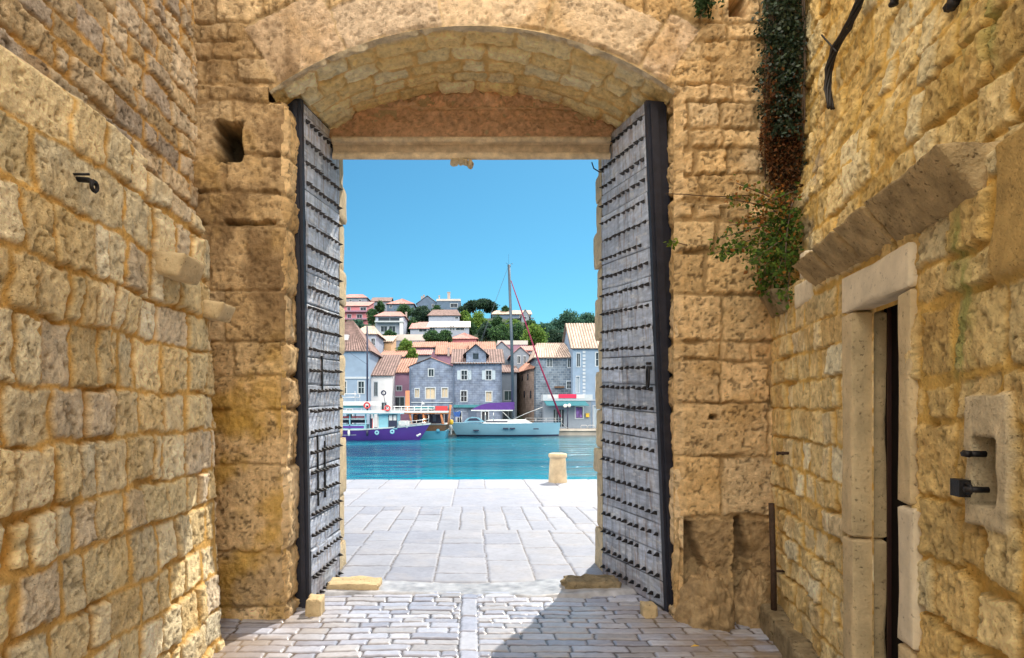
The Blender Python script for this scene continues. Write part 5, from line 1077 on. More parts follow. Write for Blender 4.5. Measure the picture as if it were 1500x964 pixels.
for i, (lab, cx, yt, yb, wpx, Y, cols, kind, n) in enumerate((
    ('great dark umbrella pine crowning the ridge left of the mast', 701, 434, 476, 46, 172, G_PINE, 'pine', 2600),
    ('smaller dark pine between the tall chimney house and the great pine', 683, 440, 472, 22, 178, G_PINE, 'pine', 1200),
    ('dark round tree in front of the small white ridge house', 557, 441, 462, 15, 178, G_OAK, 'round', 800),
    ('dark bush right of the pink apartment block', 546, 453, 480, 20, 163, G_OAK, 'round', 900),
    ('broad dark green tree under the pink hipped ridge house', 592, 446, 470, 32, 166, G_OAK, 'round', 1400),
    ('dense blue green tree under the slate blue gable', 617, 449, 480, 36, 160, G_PINE, 'round', 1600),
    ('low tree filling the gap right of the villa', 604, 466, 492, 22, 148, G_OAK, 'round', 900),
    ('tree crown between the blue gable and the flat roofed ridge house', 640, 448, 462, 18, 176, G_OAK, 'round', 700),
    ('low hedge like tree below the pink apartment block', 521, 470, 490, 40, 158, G_BLUE, 'round', 1200),
    ('round topped tree standing in front of the white villa', 570, 484, 506, 21, 117, G_OAK, 'round', 900),
    ('dark clipped looking tree left of its twin below the white bungalow', 632, 485, 504, 24, 116, G_OAK, 'round', 1000),
    ('dark tree right of its twin, touching the pink cottage', 652, 485, 504, 26, 115, G_OAK, 'round', 1000),
    ('fresh green tree below the white flat roofed terrace house', 594, 497, 524, 24, 101, G_LIGHT, 'round', 1100),
    ('small yellowish shrub tree at the foot of the fresh green tree', 604, 512, 530, 16, 95, G_LIGHT, 'round', 700),
    ('olive green tree under the great pine', 701, 457, 486, 36, 155, G_LIGHT, 'round', 1300),
    ('dark shadowy tree above the pink cottage', 712, 472, 502, 32, 136, G_PINE, 'round', 1300),
    ('mid green tree just left of the mast', 733, 476, 504, 34, 130, G_OAK, 'round', 1300),
    ('blue green tree under the hilltop villa right of the mast', 757, 474, 506, 30, 132, G_OAK, 'round', 1200),
    ('bright yellow green tree crossed by the furled red sail', 783, 475, 512, 42, 126, G_LIGHT, 'round', 1700),
    ('big blue green tree, the left of the pair on the right skyline', 831, 458, 494, 46, 184, G_BLUE, 'round', 2000),
    ('big blue green tree, the right of the pair on the right skyline', 859, 458, 492, 38, 190, G_BLUE, 'round', 1800),
    ('dark green tree below the skyline pair, left of the corner house', 812, 484, 508, 26, 142, G_PINE, 'round', 1100),
    ('pale blue green tree below the skyline pair', 832, 480, 508, 30, 146, G_BLUE, 'round', 1200),
    ('thin treetop on the slope left of the skyline pair', 803, 474, 492, 18, 170, G_BLUE, 'round', 700),
    ('tuft of tree just left of the mast at the hilltop villa', 740, 449, 463, 14, 202, G_OAK, 'round', 600),
    ('dark tree left of the long white bungalow and right of the ridge pines', 690, 474, 492, 20, 150, G_OAK, 'round', 800),
    ('bushy tree directly under the hilltop villa, left of the mast', 728, 462, 488, 26, 158, G_OAK, 'round', 1000),
    ('bushy tree under the hilltop villa between mast and red sail', 752, 468, 492, 28, 152, G_LIGHT, 'round', 1000),
    ('round tree right of the red sail below the hilltop villa', 777, 469, 494, 26, 158, G_OAK, 'round', 1000),
    ('tree on the bare slope between villa and skyline pair', 795, 474, 500, 24, 150, G_BLUE, 'round', 900),
    ('olive shrub right of the dark tiled house', 680, 457, 474, 20, 160, G_LIGHT, 'round', 800))):
    tree(lab, cx, yt, yb, wpx, Y, cols, 300+i, kind, n, 'pine_tree' if kind == 'pine' else 'tree', 'trees on the hillside')

# boats -------------------------------------------------------------------
M['hull_purple'] = mat('violet_hull_paint', (.085, .035, .26), rough=.3, var=.08, vs=1)
M['boat_white'] = mat('white_boat_paint', (.66, .70, .74), rough=.35, var=.06, vs=2)
M['hull_yacht'] = mat('pale_yacht_gelcoat', (.20, .40, .55), rough=.25, var=.04, vs=1)
M['hull_teal'] = mat('teal_blue_boat_paint', (.06, .27, .42), rough=.4, var=.1, vs=1)
M['cabin_blue'] = mat('light_blue_cabin_paint', (.22, .48, .62), rough=.5, var=.1, vs=2)
M['boot'] = mat('dark_waterline_paint', (.015, .02, .06), rough=.5, var=.1)
M['violet_cloth'] = mat('violet_canvas', (.10, .04, .26), rough=.9, var=.15, vs=3)
M['ring_red'] = mat('lifebuoy_red', (.62, .05, .06), rough=.6, var=.05)
M['metal'] = mat('bright_metal_tube', (.65, .66, .68), rough=.3, metal=.8, var=.05)
M['mast_grey'] = mat('grey_mast_alloy', (.07, .10, .14), rough=.4, metal=.3, var=.1)
M['genoa_red'] = mat('crimson_furled_sail', (.24, .015, .07), rough=.85, var=.2, vs=6)
M['blue_jacket'] = mat('blue_cloth', (.03, .10, .35), rough=.9, var=.3, vs=6)
def hull(mb_list, x0, x1, yc, beam, z_st, z_mid, z_bow, rake=1.0, stern_rake=0, keel=-.5, fine=2.2, flare=.82):
    """closed hull from stern x0 to bow x1; mb_list is (mb, z_low, z_high fraction bands)"""
    n = 26; us = np.linspace(0, 1, n); 
    def sec(u):
        hb = beam/2*(1-max(0, (u-.45)/.55)**fine)*(.86+.14*min(1, u/.25)); sh = np.interp(u, [0, .45, .75, 1], [z_st, z_mid, z_mid+(z_bow-z_mid)*.45, z_bow]); return max(hb, .015), sh
    fr = np.array([0, .12, .25, .38, .5, .62, .74, .86, 1.0])
    for (mb, f0, f1, out) in mb_list:
        rows = np.linspace(f0, f1, 7); G = []
        for u in us:
            hb, sh = sec(u); col_ = []
            for s in (-1, 1):
                cc = []
                for q in rows:
                    z = WZ+keel+(sh-WZ-keel)*q; w_ = hb*(flare*.6+(1-flare*.6)*q**.55)+out
                    x = x0+(x1-x0)*u+rake*(q-1)*max(0, (u-.6)/.4)**1.5+stern_rake*(1-q)*max(0, (.25-u)/.25)
                    cc.append((x, yc+s*w_, z))
                col_.append(cc)
            G.append(col_)
        G = np.array(G); mb.grid(G[:, 0]); mb.grid(G[:, 1])
        for e in (0, -1):
            mb.grid(np.stack([G[e, 0], G[e, 1]], 0), smooth=False)
        if f1 >= 1: mb.grid(np.stack([G[:, 0, -1], G[:, 1, -1]], 0)-np.array((0, 0, .06)), smooth=False)
    return sec
def ringbuoy(t, px, py, Y, Rp, name='lifebuoy'):
    x, y, z = P(px, py, Y); k = Y/F; mb = MB(); mb.torus((x, y, z), Rp*k, Rp*k*.3, 20, 6, 'y'); o = mb.build(name, M['ring_red'], t)
    m2 = MB()
    for i in range(4):
        a = math.pi/4+i*math.pi/2; m2.torus((x+Rp*k*math.cos(a), y, z+Rp*k*math.sin(a)), Rp*k*.31, Rp*k*.08, 8, 5, 'y')
    m2.build('band', M['boat_white'], o); return o
# violet excursion boat
Yb = 62.0; k = Yb/F
pb_ = thing('excursion_boat', 'violet hulled excursion boat with white roof deck moored at the left', 'boat', (X_(540, Yb), Yb+2, WZ))
hm, ws_, bt_ = MB(), MB(), MB(); xa, xb = X_(440, Yb), X_(629, Yb)
hull([(hm, 0, 1, 0)], xa, xb, Yb+2.0, 4.0, Z_(629, Yb), Z_(629, Yb), Z_(620.5, Yb), rake=1.3, keel=-.35)
hull([(ws_, .93, 1.01, .045)], xa, xb+.03, Yb+2.0, 4.0, Z_(629, Yb), Z_(629, Yb), Z_(620.5, Yb), rake=1.3, keel=-.35)
hull([(ws_, .60, .63, .03)], xa, xb-2.2, Yb+2.0, 4.0, Z_(629, Yb), Z_(629, Yb), Z_(624, Yb), rake=1.3, keel=-.35)
hm.build('hull', M['hull_purple'], pb_); ws_.build('rubbing_strake', M['boat_white'], pb_)
y0, y1 = Yb+.45, Yb+3.5
def bbox(name, px0, px1, py0, py1, m_, ya=y0, yb_=y1, par=pb_, Yr=Yb):
    mb = MB(); mb.box((X_(px0, Yr), ya, Z_(py1, Yr)), (X_(px1, Yr), yb_, Z_(py0, Yr))); return mb.build(name, m_, par)
bbox('cabin_side', 470, 534, 622.5, 629.5, M['cabin_blue']); bbox('cabin_panel', 499, 532, 624, 627.6, M['hull_purple'], y0-.03, y0-.002)
for (a, b) in ((470, 499.5), (513, 534)): pass
for px in (470, 498, 511, 534.5, 546, 553):
    bbox('post', px-.9, px+.9, 606, 629, M['cabin_blue'] if px < 540 else M['boat_white'], y0, y0+.12); bbox('post', px-.9, px+.9, 606, 629, M['boat_white'], y1-.12, y1)
bbox('seat_back', 470, 533, 615.5, 620, M['boot'], y0+1.2, y0+1.35); bbox('curtain', 500, 510.5, 609.8, 612.5, M['ring_red'], y0+.3, y0+.34); bbox('curtain', 513, 532, 609.8, 612.2, M['ring_red'], y0+.3, y0+.34); bbox('curtain', 500, 532, 612.6, 615.3, M['boat_white'], y0+.4, y0+.44)
bbox('doorway', 540, 543.5, 613, 629, M['boot'], y0+.3, y0+.34); bbox('door_leaf', 543.6, 546, 613, 629, M['ring_red'], y0+.2, y0+.24)
wh = bbox('wheelhouse', 553.5, 581, 607, 629, M['cabin_blue'], y0, y1-.1); bbox('wheelhouse_door', 568, 581, 607.5, 627, M['boot'], y0-.05, y0-.003); bbox('window_pane', 569, 574, 608.5, 616, M['sign_white'], y0-.07, y0-.052, ); bbox('window_pane', 575.5, 580, 608.5, 616, M['sign_white'], y0-.07, y0-.052)
bbox('foredeck_box', 582, 596, 617, 627, M['boat_white'], y0+.4, y1-.5); bbox('roof_deck', 462, 586, 601, 605.4, M['boat_white'], y0-.5, y1+.4); bbox('roof_fascia', 462, 586, 605.4, 606.6, M['cabin_blue'], y0-.45, y1+.35)
bbox('upper_canopy', 458, 551, 588, 594, M['boat_white'], y0-.2, y1+.2); bbox('canopy_valance', 498, 532, 594.1, 597.5, M['awn_teal'], y0-.05, y0+.0)
for px in (500, 528, 549): bbox('canopy_pole', px-.4, px+.4, 594, 601, M['metal'], y0, y0+.06)
rl = MB()
for py in (577, 582): rl.tube([P(462, py, Yb+.3), P(527, py, Yb+.3)], .03, 5)
for px in (475, 490, 505, 520, 527): rl.tube([P(px, 573 if px in (505, 520) else 577, Yb+.3), P(px, 588, Yb+.3)], .025, 5)
rl.build('upper_rail', M['metal'], pb_)
ringbuoy(pb_, 537.5, 594, Yb-.2, 4.0); ringbuoy(pb_, 567.5, 598, Yb-.2, 3.6)
bbox('life_raft', 559, 568, 602-2, 604, M['ring_red'], y0-.3, y0+.1)
br_ = MB()
for dz in (0, 4.5):
    br_.tube([P(582, 618+dz*1.1, Yb+.3), P(600, 617.2+dz, Yb+.6), P(618, 615.2+dz, Yb+1.4), P(628, 613.4+dz, Yb+2.0)], .03, 5)
for (px, pt_, pbm, dy) in ((586, 618, 627, .3), (594, 617.5, 626, .5), (602, 617, 625, .7), (610, 616, 624, 1.0), (619, 615, 622.6, 1.4), (628, 608, 620.5, 2.0)): br_.tube([P(px, pt_, Yb+dy), P(px, pbm, Yb+dy)], .028, 5)
br_.build('bow_rail', M['metal'], pb_)
for (px, py) in ((511, 634.5), (538, 634.5)):
    fe = MB(); x, y, z = P(px, py, Yb-.12); fe.lathe((x, y, z), [(.02, -.28), (.10, -.24), (.12, 0), (.10, .24), (.02, .28)], 10); fe.build('fender', M['boat_white'] if px < 520 else M['boot'], pb_)
for (px, py) in ((552, 634), (574.5, 632.5)):
    fe = MB(); x, y, z = P(px, py, Yb-.14); fe.torus((x, y, z), .15, .08, 14, 6, 'y'); fe.build('fender', M['cabin_blue'], pb_)
an_ = MB(); x, y, z = P(613.5, 637, Yb+.62); an_.tube([(x-.2, y, z-.1), (x, y-.05, z), (x+.18, y, z+.08)], .08, 7); an_.tube([(x-.2, y, z+.0), (x-.16, y-.05, z-.12), (x-.04, y, z-.13)], .05, 6); an_.build('anchor', M['boat_white'], pb_)
mst = MB(); mst.tube([P(538, 478, Yb+1.6), P(538, 601, Yb+1.6)], .09, 8); mst.tube([P(538, 534, Yb+1.6), P(497, 506, Yb+1.6)], .018, 4); mst.build('mast', M['boot'], pb_)
lad = MB()
for px in (561, 564.5): lad.tube([P(px, 574 if px < 563 else 590, Yb+.9), P(px+5, 600, Yb+.9)], .03, 5)
lad.torus(P(562, 575.5, Yb+.9), .2, .07, 14, 6, 'y'); lad.build('searchlight_post', M['boot'], pb_)
# brown and teal boat behind the violet bow
Y2 = 66.0
b2 = thing('excursion_boat', 'dark brown and teal excursion boat with railed upper deck behind the violet bow', 'boat', (X_(635, Y2), Y2+3, WZ))
h2, h2b, h2c = MB(), MB(), MB()
hz = lambda py: Z_(py, Y2)
def bar_hull(mb, za, zb_, o): # blunt transom-ended hull seen nearly end on, narrowing to the left
    mb.hexa([(X_(596, Y2), Y2+.4-o, za), (X_(650, Y2)+o, Y2-o, za), (X_(652, Y2)+o, Y2+7, za), (X_(600, Y2), Y2+7, za), (X_(592, Y2), Y2+.2-o, zb_), (X_(653.5, Y2)+o, Y2-.2-o, zb_), (X_(655, Y2)+o, Y2+7, zb_), (X_(596, Y2), Y2+7, zb_)])
bar_hull(h2, WZ-.4, hz(631.5), 0); h2.build('hull', M['hull_teal'], b2); bar_hull(h2b, hz(631.4), hz(623), .05); h2b.build('topside', M['wood_dk'], b2); bar_hull(h2c, hz(622.9), hz(621.4), .12); h2c.build('rubbing_strake', M['boat_white'], b2)
fe = MB(); x, y, z = P(641.5, 631, Y2-.3); fe.lathe((x, y, z), [(.02, -.2), (.16, -.12), (.2, 0), (.16, .12), (.02, .2)], 12); fe.build('fender', M['hull_teal'], b2)
mb = MB(); mb.box((X_(574, Y2), Y2-.2, hz(604.5)), (X_(657, Y2), Y2+6.5, hz(602))); mb.build('upper_deck', M['boat_white'], b2)
mb = MB(); mb.box((X_(575, Y2), Y2-.1, hz(606.2)), (X_(656.5, Y2), Y2+6.3, hz(604.55))); mb.build('deck_beam', M['wood_red'], b2)
mb = MB()
for py in (595.5, 599.3): mb.tube([P(576, py, Y2), P(637, py, Y2)], .05, 5)
for px in (578, 588, 597, 607, 617, 627, 636): mb.tube([P(px, 595.5, Y2), P(px, 602, Y2)], .04, 5)
mb.build('deck_rail', M['boat_white'], b2)
mb = MB(); mb.box((X_(638, Y2), Y2-.25, hz(601.5)), (X_(655.5, Y2), Y2+.6, hz(594.8)));
rb_ = mb.build('red_locker', M['ring_red'], b2)
for (xa_, ya_, xb_, yb2) in ((649, 622, 646, 606), (657, 622, 660, 593), (603, 622, 600, 606), (622, 622, 620, 606)):
    mb = MB(); mb.tube([P(xa_, ya_, Y2+.1), P(xb_, yb2, Y2+.1)], .12, 6); mb.build('post', M['wood_red'], b2)
mb = MB(); mb.box((X_(602, Y2), Y2+2.2, hz(621)), (X_(648, Y2), Y2+2.4, hz(607))); mb.build('saloon_front', M['boot'], b2)
for i, px in enumerate((604, 611, 618, 632)):
    mb = MB(); mb.box((X_(px, Y2), Y2+2.08, hz(618)), (X_(px+5, Y2), Y2+2.19, hz(608))); mb.build('saloon_panel', M['wood_red'] if i % 2 == 0 else M['shut_dark'], b2)
mb = MB(); mb.box((X_(593, Y2), Y2+.6, hz(602)), (X_(599, Y2), Y2+.75, hz(572))); mb.build('boarding_plank', mat('orange_plank', (.62, .24, .13), rough=.7, var=.2), b2)
mb = MB(); mb.tube([P(616, 602, Y2), P(618.5, 588, Y2)], .025, 5); mb.add([P(618.5, 588, Y2), P(622.5, 592, Y2), P(618, 592.5, Y2)], [(0, 1, 2)]); mb.build('pennant', M['boat_white'], b2)
yj = MB(); x, y, z = P(661, 619, 70); 
yj.lathe((x, y, z-.25), [(.05, 0), (.22, .08), (.25, .3), (.2, .5), (.05, .58)], 12); tag(yj.build('buoy', M['yellow'], None, (x, y, z-.25)), 'round yellow buoy hanging between the brown boat and the yacht', 'buoy')
x, y = X_(661, 70), 70.0
# white sailing yacht
Y3 = 75.0-3.2; q3 = Y3/F
Y3w = 72.0
ya_ = thing('sailing_yacht', 'long pale sailing yacht with violet bimini, tall mast and furled red foresail', 'yacht', (X_(740, Y3w), Y3w+1.9, WZ))
hy, by_, sy_ = MB(), MB(), MB(); xa, xb = X_(659, Y3w), X_(824.5, Y3w)
hull([(hy, .0, 1, 0)], xa, xb, Y3w+1.9, 3.8, Z_(619.5, Y3w), Z_(620.5, Y3w), Z_(619.5, Y3w), rake=.25, stern_rake=.9, keel=-.25, fine=2.0)
hull([(by_, .02, .24, .012)], xa, xb, Y3w+1.9, 3.8, Z_(619.5, Y3w), Z_(620.5, Y3w), Z_(619.5, Y3w), rake=.25, stern_rake=.9, keel=-.25, fine=2.0)
hy.build('hull', M['hull_yacht'], ya_); by_.build('waterline_stripe', M['boot'], ya_)
def ybox(name, px0, px1, py0, py1, m_, ya=Y3w-.02, yb_=Y3w-.0, tap=0, par=None):
    mb = MB(); X0, X1, z0, z1 = X_(px0, Y3w), X_(px1, Y3w), Z_(py1, Y3w), Z_(py0, Y3w)
    mb.hexa([(X0, ya, z0), (X1, ya, z0), (X1, yb_, z0), (X0, yb_, z0), (X0+tap, ya+abs(tap)*.3, z1), (X1-tap, ya+abs(tap)*.3, z1), (X1-tap, yb_-abs(tap)*.3, z1), (X0+tap, yb_-abs(tap)*.3, z1)]); return mb.build(name, m_, par or ya_)
for (a, b, py) in ((693.5, 701.5, 630.5), (737, 744.5, 627.6), (747, 754.5, 627.6), (781.5, 789, 628.3)): ybox('hull_window', a, b, py-.8, py+.8, M['boot'], Y3w-.10, Y3w+.25)
cz = ybox('coachroof', 706, 782, 614.8, 620.6, M['boat_white'], Y3w+.6, Y3w+3.2, .8); ybox('cabin_window', 712, 744, 617.0, 619.3, M['boot'], Y3w+.66, Y3w+.75)
sp = MB(); pts = [(679, 619), (684, 613.5), (692, 610.8), (702, 612), (711, 618.5)]
sp.prism([(X_(a, Y3w), Z_(b, Y3w)) for a, b in pts], Y3w+.7, Y3w+3.1); sp.build('sprayhood', M['hull_yacht'], ya_)
sp = MB(); pts = [(684, 616.5), (688, 613), (698, 612.6), (704, 616.5)]; sp.prism([(X_(a, Y3w), Z_(b, Y3w)) for a, b in pts], Y3w+.66, Y3w+.69); sp.build('sprayhood_window', M['boot'], ya_)
# bimini / boom cover
bm = MB(); pts = [(691, 600.5), (697, 596.5), (706, 592.5), (718, 590.2), (754, 588.8), (754, 600.2), (720, 601)]; 
pz = [(X_(a, Y3w), Z_(b, Y3w)) for a, b in pts]; bm.prism(pz, Y3w+.5, Y3w+3.3); bm.build('bimini', M['violet_cloth'], ya_)
bm = MB(); bm.box((X_(690, Y3w), Y3w+.45, Z_(602, Y3w)), (X_(752, Y3w), Y3w+3.35, Z_(600.4, Y3w))); bm.build('bimini_edge', M['boat_white'], ya_)
for (a, b, c, d) in ((711, 601, 711.5, 617), (723, 601, 723, 617), (735, 602, 749, 615.5)):
    mb = MB(); mb.tube([P(a, b, Y3w+.6), P(c, d, Y3w+.6)], .04, 5); mb.build('bimini_pole', M['metal'], ya_)
ms = MB(); Ym = Y3w+1.9; ms.tube([P(752, 616, Ym), P(749.5, 500, Ym), P(745.5, 388, Ym)], .20, 10, r1=.15); mo = ms.build('mast', M['mast_grey'], ya_)
mh = MB(); mh.tube([P(743.5, 389.5, Ym), P(748, 389.5, Ym)], .09, 6); mh.tube([P(745, 389, Ym), P(745, 372, Ym)], .012, 4); mh.tube([P(741, 385, Ym), P(745, 388, Ym)], .02, 4); mh.tube([P(750, 386, Ym), P(746, 388, Ym)], .02, 4); mh.lathe(P(750.5, 386.5, Ym), [(.01, -.05), (.06, 0), (.01, .05)], 8); mh.build('masthead', M['boot'], mo)
sp_ = MB()
for py in (452, 530): sp_.tube([P(748-1, py, Ym-1.0), P(748-1, py, Ym+1.0)], .05, 5); 
sp_.tube([P(740, 474.5, Ym+.1), P(748.5, 472.5, Ym)], .05, 5); sp_.build('spreader', M['mast_grey'], mo)
gn = MB(); gn.tube([P(748.5, 411, Ym), P(761, 447, Ym), P(790, 532, Ym), P(821, 611, Ym)],   .05, 8, r1=.11); gn.build('furled_foresail', M['genoa_red'], ya_)
wi = MB()
for (a, b) in (((745, 392), (727, 440)), ((745, 392), (731, 446))): pass
wi.tube([P(744.5, 390, Ym), P(661, 617, Ym-.9)], .014, 4); wi.tube([P(744.5, 390, Ym), P(664, 617, Ym+1.2)], .014, 4)
wi.tube([P(745, 392, Ym), P(747, 452, Ym-1.0), P(752, 617, Ym-1.7)], .014, 4); wi.tube([P(745, 392, Ym), P(747, 452, Ym+1.0), P(752, 617, Ym+1.7)], .014, 4); wi.build('rigging', M['mast_grey'], ya_)
gr_ = MB()
for dy in (-.0,):
    for (px, dy2) in ((770, .5), (785, .7), (800, 1.1), (813, 1.5), (823, 1.9)): gr_.tube([P(px, 612.5, Y3w+dy2), P(px, 619.5, Y3w+dy2)], .022, 4)
    for py in (612.5, 616): gr_.tube([P(770, py, Y3w+.5), P(785, py, Y3w+.7), P(800, py, Y3w+1.1), P(813, py, Y3w+1.5), P(823, py, Y3w+1.9)], .02, 4)
gr_.build('guard_rail', M['metal'], ya_); gr_ = MB(); gr_.tube([P(752, 614, Y3w+1), P(772, 605, Y3w+1), P(795, 596.5, Y3w+1)], .035, 5); gr_.build('spinnaker_pole', M['metal'], ya_); gr_ = MB()
for (px, dy2) in ((660, 1.0), (668, .3), (676, .2)): gr_.tube([P(px, 611, Y3w+dy2), P(px, 619.5, Y3w+dy2)], .022, 4)
gr_.tube([P(660, 611, Y3w+1.0), P(668, 611, Y3w+.3), P(676, 611, Y3w+.2)], .022, 4); gr_.build('guard_rail', M['metal'], ya_)
rp_ = MB()
for (a, b, c, d, dy) in ((662, 619, 672, 630, 5), (822, 619, 838, 631, 4), (815, 619, 812, 630, 4.5)): rp_.tube([P(a, b, Y3w+1.5), P((a+c)/2, (b+d)/2+1.2, Y3w+1.5+dy*.5), P(c, d-1.5, Y3w+dy)], .025, 4)
rp_.build('mooring_rope', M['metal'], ya_)
fl = MB()
fl.add([P(665, 604, Y3w+.4), P(675, 602, Y3w+.5), P(673, 612, Y3w+.5), P(666, 610, Y3w+.35)], [(0, 1, 2, 3)]); fl.tube([P(664.5, 602, Y3w+.4), P(666, 619, Y3w+.4)], .03, 5); fl.build('stern_cover', M['blue_jacket'], ya_)
ob = MB()
x, y, z = P(660.5, 627, Y3w+.6); ob.lathe((x, y, z), [(.05, -.75), (.12, -.65), (.14, -.1), (.28, 0), (.30, .35), (.18, .5), (.02, .52)], 12); ob.build('outboard_motor', M['boat_white'], ya_)
# street lamp, rack and lane pole
sl_ = thing('street_lamp', 'twin globe street lamp on a dark post in front of the shop', 'street lamp', (X_(831, 77), 77, QZ))
mb = MB(); x = X_(831.5, 77); mb.tube([(x, 77, QZ), (x, 77, Z_(596.5, 77))], .06, 8); mb.tube([P(827.5, 597, 77), P(831.5, 598.5, 77), P(835, 596.5, 77)], .04, 6); mb.build('post', M['boot'], sl_)
M['globe'] = mat('white_globe', (.85, .85, .82), rough=.3, var=.02)
for px, py in ((828, 594.6), (833.8, 594)):
    mb = MB(); n = 12; mb.lathe(P(px, py, 77), [(.22*math.sin(math.pi*i/n)+.002, -.22*math.cos(math.pi*i/n)) for i in range(n+1)], 16); mb.build('globe', M['globe'], sl_)
rk = MB()
for (a, b) in ((851, 860), (861.5, 871)): rk.tube([P(a, 628.5, 77), P(a, 624, 77), P(a+.8, 623, 77), P(b-.8, 623, 77), P(b, 624, 77), P(b, 628.5, 77)], .035, 6)
tag(rk.build('bicycle_rack', M['metal'], None, (X_(861, 77), 77, QZ)), 'low bent metal tube rack on the quay outside the blue door', 'rack')

# ================================================================== plants at the gate
def leaf_cloud(name, pts, par, seed, cols, size, m_=None):
    r = np.random.RandomState(seed); n = len(pts); c = np.array(pts)
    a = r.normal(size=(n, 3)); a[:, 2] -= .6; a /= np.linalg.norm(a, axis=1)[:, None]; b = np.cross(a, r.normal(size=(n, 3))); b /= np.linalg.norm(b, axis=1)[:, None]; nn = np.cross(a, b)
    s = (size*(.55+.8*r.rand(n)))[:, None]
    v = np.stack([c, c+a*s*.5+b*s*.34+nn*s*.05, c+a*s*1.05, c+a*s*.5-b*s*.34+nn*s*.05], 1).reshape(-1, 3); f = np.arange(4*n).reshape(n, 4)
    cl = np.array(cols)[(r.rand(n)*len(cols)).astype(int)]*(.65+.7*r.rand(n))[:, None]
    mb = MB(); mb.add(v, f, np.repeat(cl, 4, 0)); return mb.build(name, m_ or M['leaf'], par)
M['ivy_leaf'] = mat('ivy_leaf', attr=True, rough=.5, var=.3, vs=20)
iv = thing('ivy', 'hanging ivy in the corner of the gate wall, dark green above, rust brown below', 'ivy', P(1150, 262, 4.86))
r = np.random.RandomState(5); pts_g, pts_b = [], []
while len(pts_g) < 5200:
    py = r.uniform(-30, 200); xl = np.interp(py, [-30, 60, 120, 160, 200], [1110, 1122, 1128, 1119, 1124]); px = r.uniform(xl+4, 1172); d = r.rand()
    if vnoise(np.array(px*.11), np.array(py*.11), 3) < .22: continue
    th_k = .16*(1-abs((px-1152)/36)**2*.6); pts_g.append(P(px, py, 4.93-th_k*max(.12, d)))
while len(pts_b) < 2900:
    py = r.uniform(110, 275); xl = np.interp(py, [110, 140, 230, 275], [1128, 1118, 1118, 1128]); px = r.uniform(xl+4, 1172)
    if r.rand() > np.interp(py, [110, 170, 240, 275], [.15, 1, .9, .35]): continue
    if px > 1146 and py < 200 and r.rand() < .6: continue
    pts_b.append(P(px, py, 4.93-.12*r.rand()))
for (cx_, cy_, sx_, sy_, nn_) in ((1118, 40, 6, 14, 120), (1116, 110, 5, 18, 120), (1121, 170, 6, 14, 110), (1176, 60, 4, 30, 160), (1174, 215, 4, 25, 90), (1135, 232, 8, 14, 70), (1160, 245, 8, 16, 90), (1126, 80, 6, 20, 100)):
    for _ in range(nn_): pts_g.append(P(cx_+r.normal(0, sx_), cy_+r.normal(0, sy_), 4.93-.10*r.rand()))
for (cx_, cy_, sx_, sy_, nn_) in ((1120, 200, 5, 22, 160), (1128, 120, 9, 22, 170), (1150, 285, 10, 14, 160), (1165, 150, 5, 40, 120), (1140, 150, 12, 22, 160)):
    for _ in range(nn_): pts_b.append(P(cx_+r.normal(0, sx_), cy_+r.normal(0, sy_), 4.93-.17*r.rand()))
leaf_cloud('green_leaves', pts_g, iv, 6, [(.012, .03, .016), (.018, .04, .02), (.03, .05, .02)], .030, M['ivy_leaf'])
leaf_cloud('brown_leaves', pts_b, iv, 7, [(.15, .06, .025), (.10, .045, .02), (.20, .09, .03), (.06, .04, .02)], .028)
sm_ = MB()
for k_ in range(16):
    px = 1126+k_*3.4; sm_.tube([P(px, -30, 4.90), P(px+r.uniform(-6, 6), 80, 4.88), P(px+r.uniform(-8, 8), 170, 4.89), P(px+r.uniform(-6, 6), 262, 4.90)], .007, 4)
sm_.build('stems', M['bark'], iv)
ca = thing('caper_bush', 'straggling green and rust caper bush growing from the corner above the stone corbel', 'shrub', P(1150, 400, 4.75))
sm_ = MB(); pg, pr = [], []; rr = random.Random(12)
shoots = [((1158, 300), (1120, 285), (1078, 268)), ((1160, 310), (1115, 300), (1062, 290)), ((1160, 325), (1110, 325), (1068, 330)), ((1160, 335), (1110, 345), (1045, 372)), ((1160, 345), (1105, 360), (1062, 368)), ((1160, 350), (1130, 380), (1108, 425)),
          ((1160, 330), (1135, 340), (1120, 400)), ((1162, 370), (1150, 410), (1140, 455)), ((1160, 300), (1140, 310), (1100, 318)), ((1160, 340), (1135, 360), (1095, 385)), ((1163, 290), (1150, 330), (1150, 400)), ((1160, 320), (1100, 335), (1050, 350)), ((1163, 280), (1140, 290), (1110, 300)), ((1162, 360), (1128, 395), (1118, 430)), ((1160, 305), (1140, 330), (1128, 370)), ((1162, 330), (1150, 370), (1135, 410)), ((1160, 380), (1152, 420), (1155, 440))]
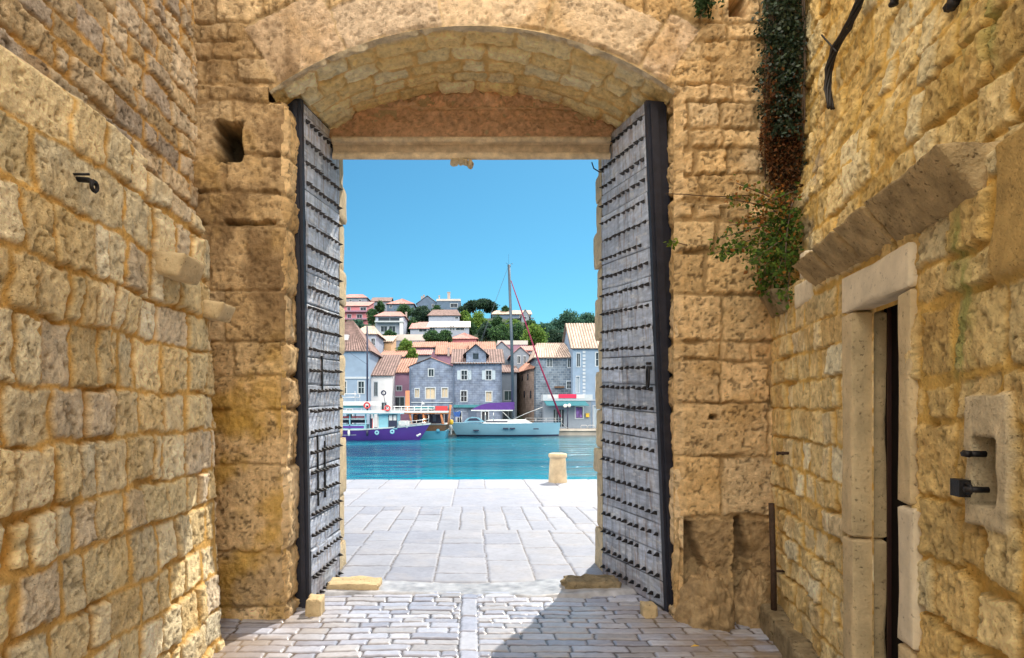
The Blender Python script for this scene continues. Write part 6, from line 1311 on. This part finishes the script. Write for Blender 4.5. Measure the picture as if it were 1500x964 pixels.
for si, sh3 in enumerate(shoots):
    out = rr.uniform(.12, .55); p0 = np.array(P(*sh3[0], 4.80)); p1 = np.array(P(*sh3[1], 4.80-out*.6)); p2 = np.array(P(*sh3[2], 4.82-out))
    cv = [tuple(p0*(1-t)**2+2*p1*t*(1-t)+p2*t*t) for t in np.linspace(0, 1, 9)]; sm_.tube(cv, .007, 4, r1=.003)
    nl = 190 if si in (3, 4, 5, 6, 9, 13, 14, 15, 10) else 105
    for j in range(nl):
        t = rr.uniform(.08, 1); c = p0*(1-t)**2+2*p1*t*(1-t)+p2*t*t; sp2 = .055*(1.15-t*.75); c = c+np.array((rr.gauss(0, sp2), rr.gauss(0, sp2), rr.gauss(0, sp2)))
        (pr if (rr.random() < (.62 if sh3[2][1] < 345 else .12)) else pg).append(tuple(c))
sm_.build('stems', M['bark'], ca)
leaf_cloud('green_leaves', pg, ca, 16, [(.09, .17, .03), (.13, .21, .035), (.05, .10, .025)], .034); leaf_cloud('brown_leaves', pr, ca, 17, [(.42, .19, .04), (.34, .14, .04), (.26, .20, .05)], .028)
tf = thing('wall_plant', 'small dark fern tuft hanging by the square hole at the top of the gate wall', 'plant', P(1040, 14, 4.9))
pts = [P(1020+abs(r.normal(0, 14)), -8+abs(r.normal(0, 13)), 4.90-.07*r.rand()) for _ in range(320)]; leaf_cloud('fronds', pts, tf, 19, [(.03, .06, .02), (.05, .08, .03)], .034)
sm_ = MB(); sm_.tube([P(1030, -12, 4.92), P(1036, 10, 4.86), P(1024, 28, 4.87)], .005, 4); sm_.build('stem', M['bark'], tf)
sp2_ = thing('wall_sprig', 'lone bright green sprig growing from the gate pier by the right leaf', 'plant', P(992, 356, 4.9))
pts = [P(988+r.normal(0, 4), 355+r.normal(0, 3), 4.88-.05*r.rand()) for _ in range(26)]; leaf_cloud('leaves', pts, sp2_, 20, [(.22, .28, .04), (.14, .22, .04)], .035)
sm_ = MB(); sm_.tube([P(1010, 360, 4.93), P(998, 357, 4.87), P(984, 353, 4.86)], .004, 4); sm_.build('stem', M['bark'], sp2_)
# fallen yellow leaves on the dark paving
for i, (px, py, lab) in enumerate(((1020, 912, 'yellow fallen leaf on dark paving near the foot of the pier'), (1018, 955, 'yellow fallen leaf on dark paving at the bottom edge of the view'))):
    Yl = CH*F/(py-VY); x = X_(px, Yl); leaf_mb = MB(); leaf_mb.add([(x-.03, Yl, .035), (x, Yl-.02, .045), (x+.035, Yl+.005, .037), (x+.005, Yl+.022, .042)], [(0, 1, 2, 3)]); tag(leaf_mb.build('fallen_leaf', M['yellow'], None, (x, Yl, .03)), lab, 'leaf', 'fallen leaves')
